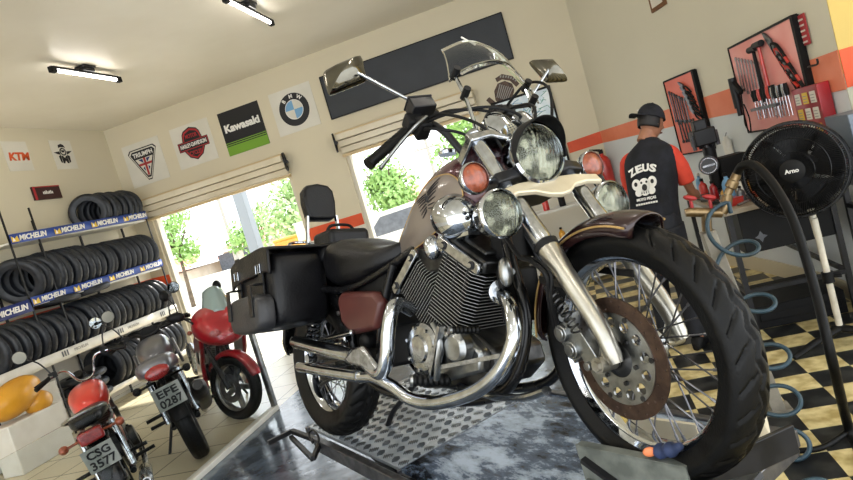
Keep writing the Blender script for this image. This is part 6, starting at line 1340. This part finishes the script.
bk_ = FC - fd * .18; mb = MB(iF); mb.tube([(bk_.x, bk_.y, bk_.z - .02), (fb.x + (bk_.x - fb.x) * .5, fb.y + (bk_.y - fb.y) * .5, FC.z - .14), (fb.x, fb.y, .62)], .018, 14); mb.cyl((fb.x, fb.y, .08), (fb.x, fb.y, .72), .017, 14); mb.build('pole', 'pvc', e)
mb = MB(iF); mb.cyl((fb.x, fb.y, .36), (fb.x, fb.y, .42), .028, 16); mb.cyl((fb.x + .02, fb.y, .39), (fb.x + .06, fb.y - .02, .39), .01, 10); mb.build('height_collar', 'blackmatte', e)
for k in range(3):
    a = R_(200) + k * 2 * PI / 3; mb = MB(iF); mb.tube(catmull([(fb.x, fb.y, .10), (fb.x + .12 * math.cos(a), fb.y + .12 * math.sin(a), .075), (fb.x + .30 * math.cos(a), fb.y + .30 * math.sin(a), .022)], 5), [.028] * 5 + [.024] * 4 + [.02] * 2, 12, sq=.7); mb.build('foot', 'blackmatte', e)
# ---------------------------------------------------------------- putty coloured air post with hoses
pb_ = V((.60, 3.02, 0)); e = empty('air_supply_post', 'square putty coloured post with pipe fittings and two red taps behind the front tyre', 'air supply post', loc=tuple(pb_)); iP = Matrix.Translation(-pb_)
pt = onY(707, 231, 3.02)
mb = MB(iP); mb.bar((pb_.x, pb_.y, .0), (pt.x, pt.y, pt.z), .085, .06); mb.build('post', 'postgrey', e, bev=.004)
mb = MB(iP); mb.box((pb_.x, pb_.y, .01), (.11, .1, .02)); mb.build('base_plate', 'postgrey', e)
a = onY(690, 212, 3.0); b_ = onY(722, 213, 3.0); c = onY(727, 195, 3.0); d = onY(737, 174, 3.0); mb = MB(iP)
mb.tube([onY(685, 213, 3.0), a, b_], [.018, .022, .022], 14); mb.tube([b_, onY(726, 206, 3.0), c], [.022, .026, .024], 14); mb.tube([c, c + (d - c) * .3, c + (d - c) * .35, c + (d - c) * .65, c + (d - c) * .7, d], [.018, .018, .026, .026, .02, .02], 14)
mb.cyl(onY(707, 231, 3.0), onY(706, 213, 3.0), .022, 14); mb.build('brass_fittings', 'brass', e)
for u, v in ((690, 198), (709, 197)):
    p = onY(u, v, 3.0); q = onY(u + 3, v + 14, 3.0); mb = MB(iP); mb.cyl(q, p, .008, 8); mb.ell(p, (.032, .02, .012), Matrix.Rotation(.4, 4, 'Y'), 14, 8); mb.build('red_tap', 'tapred', e, smooth=60)
ph = [d, onY(742, 166, 2.97), onY(756, 166, 2.9), onY(776, 188, 2.82), onY(795, 225, 2.72), onY(815, 290, 2.6), onY(832, 360, 2.5), onZ(850, 432, .02), onZ(868, 470, .02)]
o = MB().tube(catmull(ph, 9), .0185, 14).build('air_hose', 'rubber', None, smooth=60); tag(o, 'thick black hose arching from the brass fitting down to the chequered floor', 'hose')
# blue coiled hose
CA = [onY(727, 218, 2.93), onY(738, 262, 2.9), onY(752, 320, 2.85), onY(765, 372, 2.78), onY(774, 415, 2.7), onZ(782, 462, .05), onZ(800, 500, .03)]
ax = catmull(CA, 40); P = []; N_ = len(ax); turns = 6.2
for i in range(N_):
    t = i / (N_ - 1); ph_ = 2 * PI * turns * t + 1.2; r = .085 + .025 * min(1, t * 3) if t < .92 else .11 * (1 - t) / .08 + .03
    q_ = ax[i] + V((math.cos(ph_) * r, math.sin(ph_) * r * .55, math.sin(ph_) * r * .75 * (1 if t < .9 else (1 - t) * 10))); q_.z = max(q_.z, .012); P.append(q_)
P = [onY(731, 213, 2.98)] + P
o = MB().tube(P, .0095, 8).build('coiled_hose', 'hoseblue', None, smooth=60); tag(o, 'blue-grey coiled air hose hanging from the post to the floor beside the front tyre', 'hose')
pc = catmull([onZ(742, 462, .02), onZ(790, 452, .02), onZ(826, 446, .02), onZ(862, 420, .02)], 8); o = MB().tube(pc, .012, 8).build('floor_cable', 'rubber', None, smooth=60); tag(o, 'black cable lying on the chequered floor beside the lift', 'cable')
# ---------------------------------------------------------------- red extinguisher-like sprayer behind the left lamp
p = onY(606, 172, 7.48); e = empty('fire_extinguisher', 'red fire extinguisher hanging on the wall behind the left turn signal', 'fire extinguisher', loc=tuple(p)) 
mb = MB(); mb.lathe([(0, -.2), (.07, -.2), (.08, -.18), (.08, .12), (.06, .17), (.025, .2), (.025, .22), (0, .22)], n=24); mb.build('cylinder', 'red', e); mb = MB(); mb.box((0, 0, .245), (.05, .05, .05)); mb.bar((0, 0, .27), (-.12, 0, .30), .02, .012); mb.build('valve', 'blackmatte', e, bev=.005)
mb = MB(); mb.tube(catmull([(0, -.02, .25), (-.12, -.04, .28), (-.2, -.04, .1), (-.16, -.04, -.1), (-.12, -.03, -.16)], 7), .01, 8); mb.build('hose', 'blackmatte', e); mb = MB(); mb.lathe([(.081, -.06), (.0815, .06)], n=20, a0=PI * 1.1, a1=PI * 1.8); mb.build('label', 'paper', e)
# shelf of colourful parts behind the fork
sp_ = V((-.32, 6.9, 0)); e = empty('parts_shelf', 'low shelf against the back wall seen between the fork legs', 'shelf', loc=tuple(sp_))
for z_ in (.05, .45, .85): mb = MB(); mb.box((0, 0, z_), (.9, .36, .025)); mb.build('shelf_board', 'white', e)
for x_ in (-.44, .44): mb = MB(); mb.box((x_, 0, .45), (.02, .36, .9)); mb.build('side_panel', 'white', e)
rn = random.Random(11)
for i in range(9):
    x_ = sp_.x - .36 + .09 * i; hh = rn.uniform(.12, .24); m = ('red', 'white', 'blackmatte', 'red', 'yellowpaint', 'blackmatte')[i % 6]; zz_ = .8625 if i % 2 else .4625
    bottle(x_, sp_.y - .05, zz_, .036, hh, m, '%s oil bottle on the %s board of the low shelf, %s from the left' % ({'red': 'red', 'white': 'white', 'blackmatte': 'black', 'yellowpaint': 'yellow'}[m], 'top' if i % 2 else 'middle', ('first', 'second', 'third', 'fourth', 'fifth', 'sixth', 'seventh', 'eighth', 'ninth')[i]))
# ---------------------------------------------------------------- mechanic
def skin(name, verts, edges, mt, parent, sub=2, root=0):
    me = bpy.data.meshes.new(name); me.from_pydata([tuple(v[0]) for v in verts], edges, []); me.materials.append(M[mt])
    o = bpy.data.objects.new(name, me); C.objects.link(o); o.parent = parent; md = o.modifiers.new('skin', 'SKIN'); md.use_smooth_shade = True
    for i, v in enumerate(verts):
        r = v[1]; sv = me.skin_vertices[0].data[i]; sv.radius = (r, r) if not isinstance(r, tuple) else r; sv.use_root = (i == root)
    s2 = o.modifiers.new('sub', 'SUBSURF'); s2.levels = sub; s2.render_levels = sub; return o
# figure frame: stands at PX, faces (fdx)
PB = V((.395, 4.16, 0)); fdir = V((.50, .866, 0)).normalized(); lft = V((-fdir.y, fdir.x, 0))
PT = frame(PB, fdir, lft, (0, 0, 1)) @ Matrix.Diagonal((.93, .85, .965, 1)); per = empty('person', 'person in a black cap and black shirt with red sleeves, bending over the workbench', 'person', mw=PT)
# local: x forward, y left, z up. torso leans forward and to the right
body_v = [((.0, 0, .86), (.09, .12)), ((.02, -.01, .98), (.08, .11)), ((.06, -.02, 1.12), (.08, .12)), ((.10, -.03, 1.25), (.075, .12)), ((.135, -.035, 1.335), (.055, .07)), ((.16, -.04, 1.40), .052), ((.185, -.045, 1.45), .05),
          ((.11, .10, 1.29), .055), ((.115, .165, 1.26), .05), ((.15, .195, 1.12), .042), ((.22, .205, 1.0), .037), ((.33, .17, .99), .034), ((.42, .12, .985), .026), ((.45, .10, .98), (.014, .034)),
          ((.12, -.14, 1.285), .05), ((.125, -.19, 1.25), .046), ((.17, -.222, 1.10), .038), ((.24, -.22, .98), .034), ((.35, -.2, .96), .034), ((.43, -.15, .955), .026), ((.46, -.13, .95), (.014, .034)),
          ((.0, .095, .80), .105), ((.02, .115, .45), .065), ((-.01, .12, .10), .045), ((-.02, .12, .05), .04), ((.12, .125, .035), (.04, .03)),
          ((-.01, -.10, .80), .105), ((-.01, -.12, .45), .065), ((-.05, -.125, .10), .045), ((-.06, -.125, .05), .04), ((.08, -.14, .035), (.04, .03))]
body_e = [(0, 1), (1, 2), (2, 3), (3, 4), (4, 5), (5, 6), (3, 7), (7, 8), (8, 9), (9, 10), (10, 11), (11, 12), (12, 13), (3, 14), (14, 15), (15, 16), (16, 17), (17, 18), (18, 19), (19, 20), (0, 21), (21, 22), (22, 23), (23, 24), (24, 25), (0, 26), (26, 27), (27, 28), (28, 29), (29, 30)]
bo = skin('body', body_v, body_e, 'skin', per)
# head with face, looking down to the right
HT = Matrix.Translation((.225, -.055, 1.515)) @ Matrix.Rotation(R_(-28), 4, 'Z') @ Matrix.Rotation(R_(24), 4, 'Y')
def headf(u, v):
    a = 2 * PI * u; p = PI * v; sx, sy, sz = .095, .074, .118; x_, y_, z_ = math.sin(p) * math.cos(a), math.sin(p) * math.sin(a), math.cos(p)
    k = 1 - .16 * max(0, -z_) - (.10 * max(0, -z_) if x_ < 0 else 0); X, Y, Z = sx * x_ * k, sy * y_ * k * (1 - .14 * max(0, x_) ** 2), sz * z_
    if x_ > .55:
        fy2 = y_ / .2
        X += .022 * math.exp(-(fy2 ** 2) * 1.9) * math.exp(-((z_ + .12) / .16) ** 2)          # nose
        X -= .008 * math.exp(-((abs(y_) - .34) / .14) ** 2) * math.exp(-((z_ - .08) / .12) ** 2)  # eye sockets
        X += .006 * math.exp(-(y_ / .3) ** 2) * math.exp(-((z_ + .48) / .07) ** 2)          # lips
        X += .010 * math.exp(-(y_ / .3) ** 2) * math.exp(-((z_ + .85) / .15) ** 2)          # chin
    return (X, Y, Z)
mb = MB(HT); mb.grid(headf, 48, 32, cu=True)
for sd in (-1, 1): mb.ell((-.005, sd * .072, -.012), (.018, .009, .03), Matrix.Rotation(sd * .3, 4, 'Z'), 14, 10)
mb.tube([(-.02, 0, -.07), (-.045, 0, -.15)], [.056, .058], 18)
hd = mb.build('head', 'skin', per, smooth=70)
for sd in (-1, 1): mb = MB(HT); mb.ell((.074, sd * .028, .01), (.010, .012, .010), None, 12, 8); mb.build('eye', 'whiteink', hd, smooth=70)
mb = MB(HT); mb.ell((.086, 0, -.056), (.009, .024, .006), None, 14, 8); mb.build('mouth', mat('lips', '7c4a40', .5), hd, smooth=70)
mb = MB(HT); mb.grid(lambda u, v: (lambda a, p: (.101 * math.sin(p) * math.cos(a) - .004, .080 * math.sin(p) * math.sin(a), .122 * math.cos(p)))(PI * .42 + u * PI * 1.16, .2 + v * 1.75), 26, 14); mb.build('hair', 'hair', hd, smooth=70, solid=.006)
# cap worn backwards
mb = MB(HT); mb.grid(lambda u, v: (lambda a, p: (.108 * math.sin(p) * math.cos(a) - .004, .087 * math.sin(p) * math.sin(a), .030 + .102 * math.cos(p)))(2 * PI * u, v * 1.57), 36, 12, cu=True)
mb.tube([(.108 * math.cos(2 * PI * k / 36) - .004, .087 * math.sin(2 * PI * k / 36), .030) for k in range(36)], .004, 6, closed=True); mb.ell((0, 0, .134), (.009, .009, .005)); cap = mb.build('cap', 'cloth', per, smooth=60)
mb = MB(HT); mb.grid(lambda u, v: (-.095 - .085 * v * (1 - .35 * (2 * u - 1) ** 2), (u - .5) * .15 * (1 - .12 * v), .030 - .012 * v + .012 * (1 - (2 * u - 1) ** 2) - .008), 16, 8); mb.build('cap_peak', 'cloth', cap, smooth=60, solid=.004)
mb = MB(); mb.use('whiteink'); [mb.box((-.095 + .002 * k, .045 - .012 * k, .072), (.004, .008, .010), HT) for k in range(4)]; mb.build('cap_print', None, cap, smooth=0)
# shirt: shell around torso, with raglan sleeves
def ring(c, rx, ry, tilt, n=28, yaw=0.):
    out = []; R = Matrix.Rotation(tilt, 3, 'Y') @ Matrix.Rotation(yaw, 3, 'Z')
    for k in range(n):
        a = 2 * PI * k / n; x_ = rx * math.copysign(abs(math.cos(a)) ** .8, math.cos(a)); y_ = ry * math.copysign(abs(math.sin(a)) ** .8, math.sin(a)); out.append(tuple(V(c) + R @ V((x_, y_, 0))))
    return out
tor = [((-.01, 0, .79), .135, .185, .0), ((.0, -.0, .86), .138, .182, .05), ((.025, -.01, .98), .128, .168, .2), ((.06, -.02, 1.12), .13, .182, .25), ((.095, -.03, 1.23), .128, .20, .3), ((.115, -.035, 1.30), .112, .20, .35), ((.13, -.038, 1.345), .088, .155, .4), ((.148, -.04, 1.385), .066, .085, .45), ((.156, -.042, 1.40), .06, .07, .45)]
mb = MB(); mb.loft([ring(c, rx, ry, t) for c, rx, ry, t in tor], caps=False); sh = mb.build('shirt', 'cloth', per, smooth=70, sub=1, solid=.006)
for sd, S in ((1, [(.11, .10, 1.30), (.115, .155, 1.275), (.135, .192, 1.18), (.155, .202, 1.08)]), (-1, [(.12, -.14, 1.30), (.125, -.19, 1.265), (.15, -.222, 1.17), (.17, -.228, 1.07)])):
    mb = MB(); mb.tube(catmull(S, 5), [.062] * 6 + [.058] * 5 + [.056] * 5, 18, caps=False); mb.build('sleeve', 'clothred', sh, smooth=70, solid=.004)
# print on the back: lettering arc and a round animal emblem
back = frame((-.075, -.028, 1.13), (0, -1, 0), (.26, 0, .966), (-.966, 0, .26))
mb = MB(); mb.use('whiteink')
for i, ch_ in enumerate('ZEUS'):
    a = (1.5 - i) * .25; text_mb(mb, ch_, back @ Matrix.Translation((-math.sin(a) * .22, .115 - .22 + math.cos(a) * .22, .002)) @ Matrix.Rotation(a, 4, 'Z'), .066, 'whiteink', fit=.052, bold=.003)
def blob(cx, cy, rx, ry, n=20, z=.002): mb.use('whiteink'); mb.prism(ellipse(rx, ry, n, cx, cy), back, z, z + .003)
blob(0, .0, .045, .05); blob(-.062, .015, .034, .038); blob(.062, .015, .034, .038); blob(-.05, -.04, .028, .025); blob(.05, -.04, .028, .025); blob(0, -.045, .03, .022)
mb.use('blackink'); mb.prism(ellipse(.02, .022, 16, 0, -.012), back, .004, .007); mb.prism(ellipse(.008, .008, 10, -.02, .022), back, .004, .007); mb.prism(ellipse(.008, .008, 10, .02, .022), back, .004, .007)
for k in range(4): mb.prism([(-.03 + k * .018, -.052), (-.022 + k * .018, -.052), (-.026 + k * .018, -.035)], back, .004, .007)
mb.prism(ellipse(.013, .015, 12, -.064, .018), back, .004, .007); mb.prism(ellipse(.013, .015, 12, .064, .018), back, .004, .007)
text_mb(mb, 'MOTO PEÇAS', back @ Matrix.Translation((0, -.088, .002)), .024, 'whiteink', fit=.15, bold=.001); mb.use('whiteink'); [mb.prism([(-.085 + k * .019, -.124), (-.071 + k * .019, -.124), (-.071 + k * .019, -.112), (-.085 + k * .019, -.112)], back, .002, .005) for k in range(9)]
mb.build('back_print', None, sh, smooth=0)
# trousers and shoes
mb = MB()
mb.loft([ring((-.01, 0, .92), .135, .178, 0), ring((-.01, 0, .84), .142, .188, 0), ring((-.005, 0, .78), .138, .19, 0)], caps=False)
for sd in (1, -1):
    off = 0 if sd > 0 else -.03; mb.loft([ring((-.0 + off * .3, sd * .095, .84), .12, .10, 0), ring((.005 + off * .5, sd * .105, .65), .095, .09, 0), ring((.02 + off, sd * .115, .45), .078, .075, 0), ring((.0 + off, sd * .12, .25), .068, .065, 0), ring((-.015 + off, sd * .12, .085), .066, .062, 0)], caps=False)
mb.build('trousers', 'jean', per, smooth=70, sub=1, solid=.004)
for sd in (1, -1):
    off = 0 if sd > 0 else -.04; mb = MB(); rings = []
    for x_, w2_, h2 in ((-.085, .025, .05), (-.06, .04, .09), (0, .045, .10), (.06, .045, .075), (.13, .048, .055), (.18, .03, .035)): rings.append([(x_ + off, sd * .122 + w2_ * math.cos(2 * PI * k / 16), max(.0, h2 / 2 + h2 / 2 * math.copysign(abs(math.sin(2 * PI * k / 16)) ** .6, math.sin(2 * PI * k / 16)))) for k in range(16)])
    mb.loft(rings); mb.build('shoe', 'blackmatte', per, smooth=60)
# hands: palm is the end of the body; fingers as short chains curling down over a part
for sd, wx, wy, wz_ in ((1, .455, .10, .98), (-1, .465, -.13, .95)):
    for k in range(4):
        o_ = (k - 1.5) * .017; L = (.03, .034, .032, .026)[k]
        P = [(wx - .005, wy + o_ * .8, wz_), (wx + L, wy + o_ - sd * .004, wz_ - .008), (wx + L * 1.55, wy + o_ - sd * .006, wz_ - .03), (wx + L * 1.5, wy + o_ - sd * .006, wz_ - .05)]
        mb = MB(); mb.tube(catmull(P, 4), [.0095] * 5 + [.0085] * 4 + [.007] * 4, 10); mb.build('finger', 'skin', bo, smooth=70)
    mb = MB(); mb.tube(catmull([(wx - .03, wy - sd * .03, wz_), (wx + .0, wy - sd * .048, wz_ - .012), (wx + .022, wy - sd * .045, wz_ - .03)], 4), [.012] * 5 + [.0095] * 4, 10); mb.build('thumb', 'skin', bo, smooth=70)
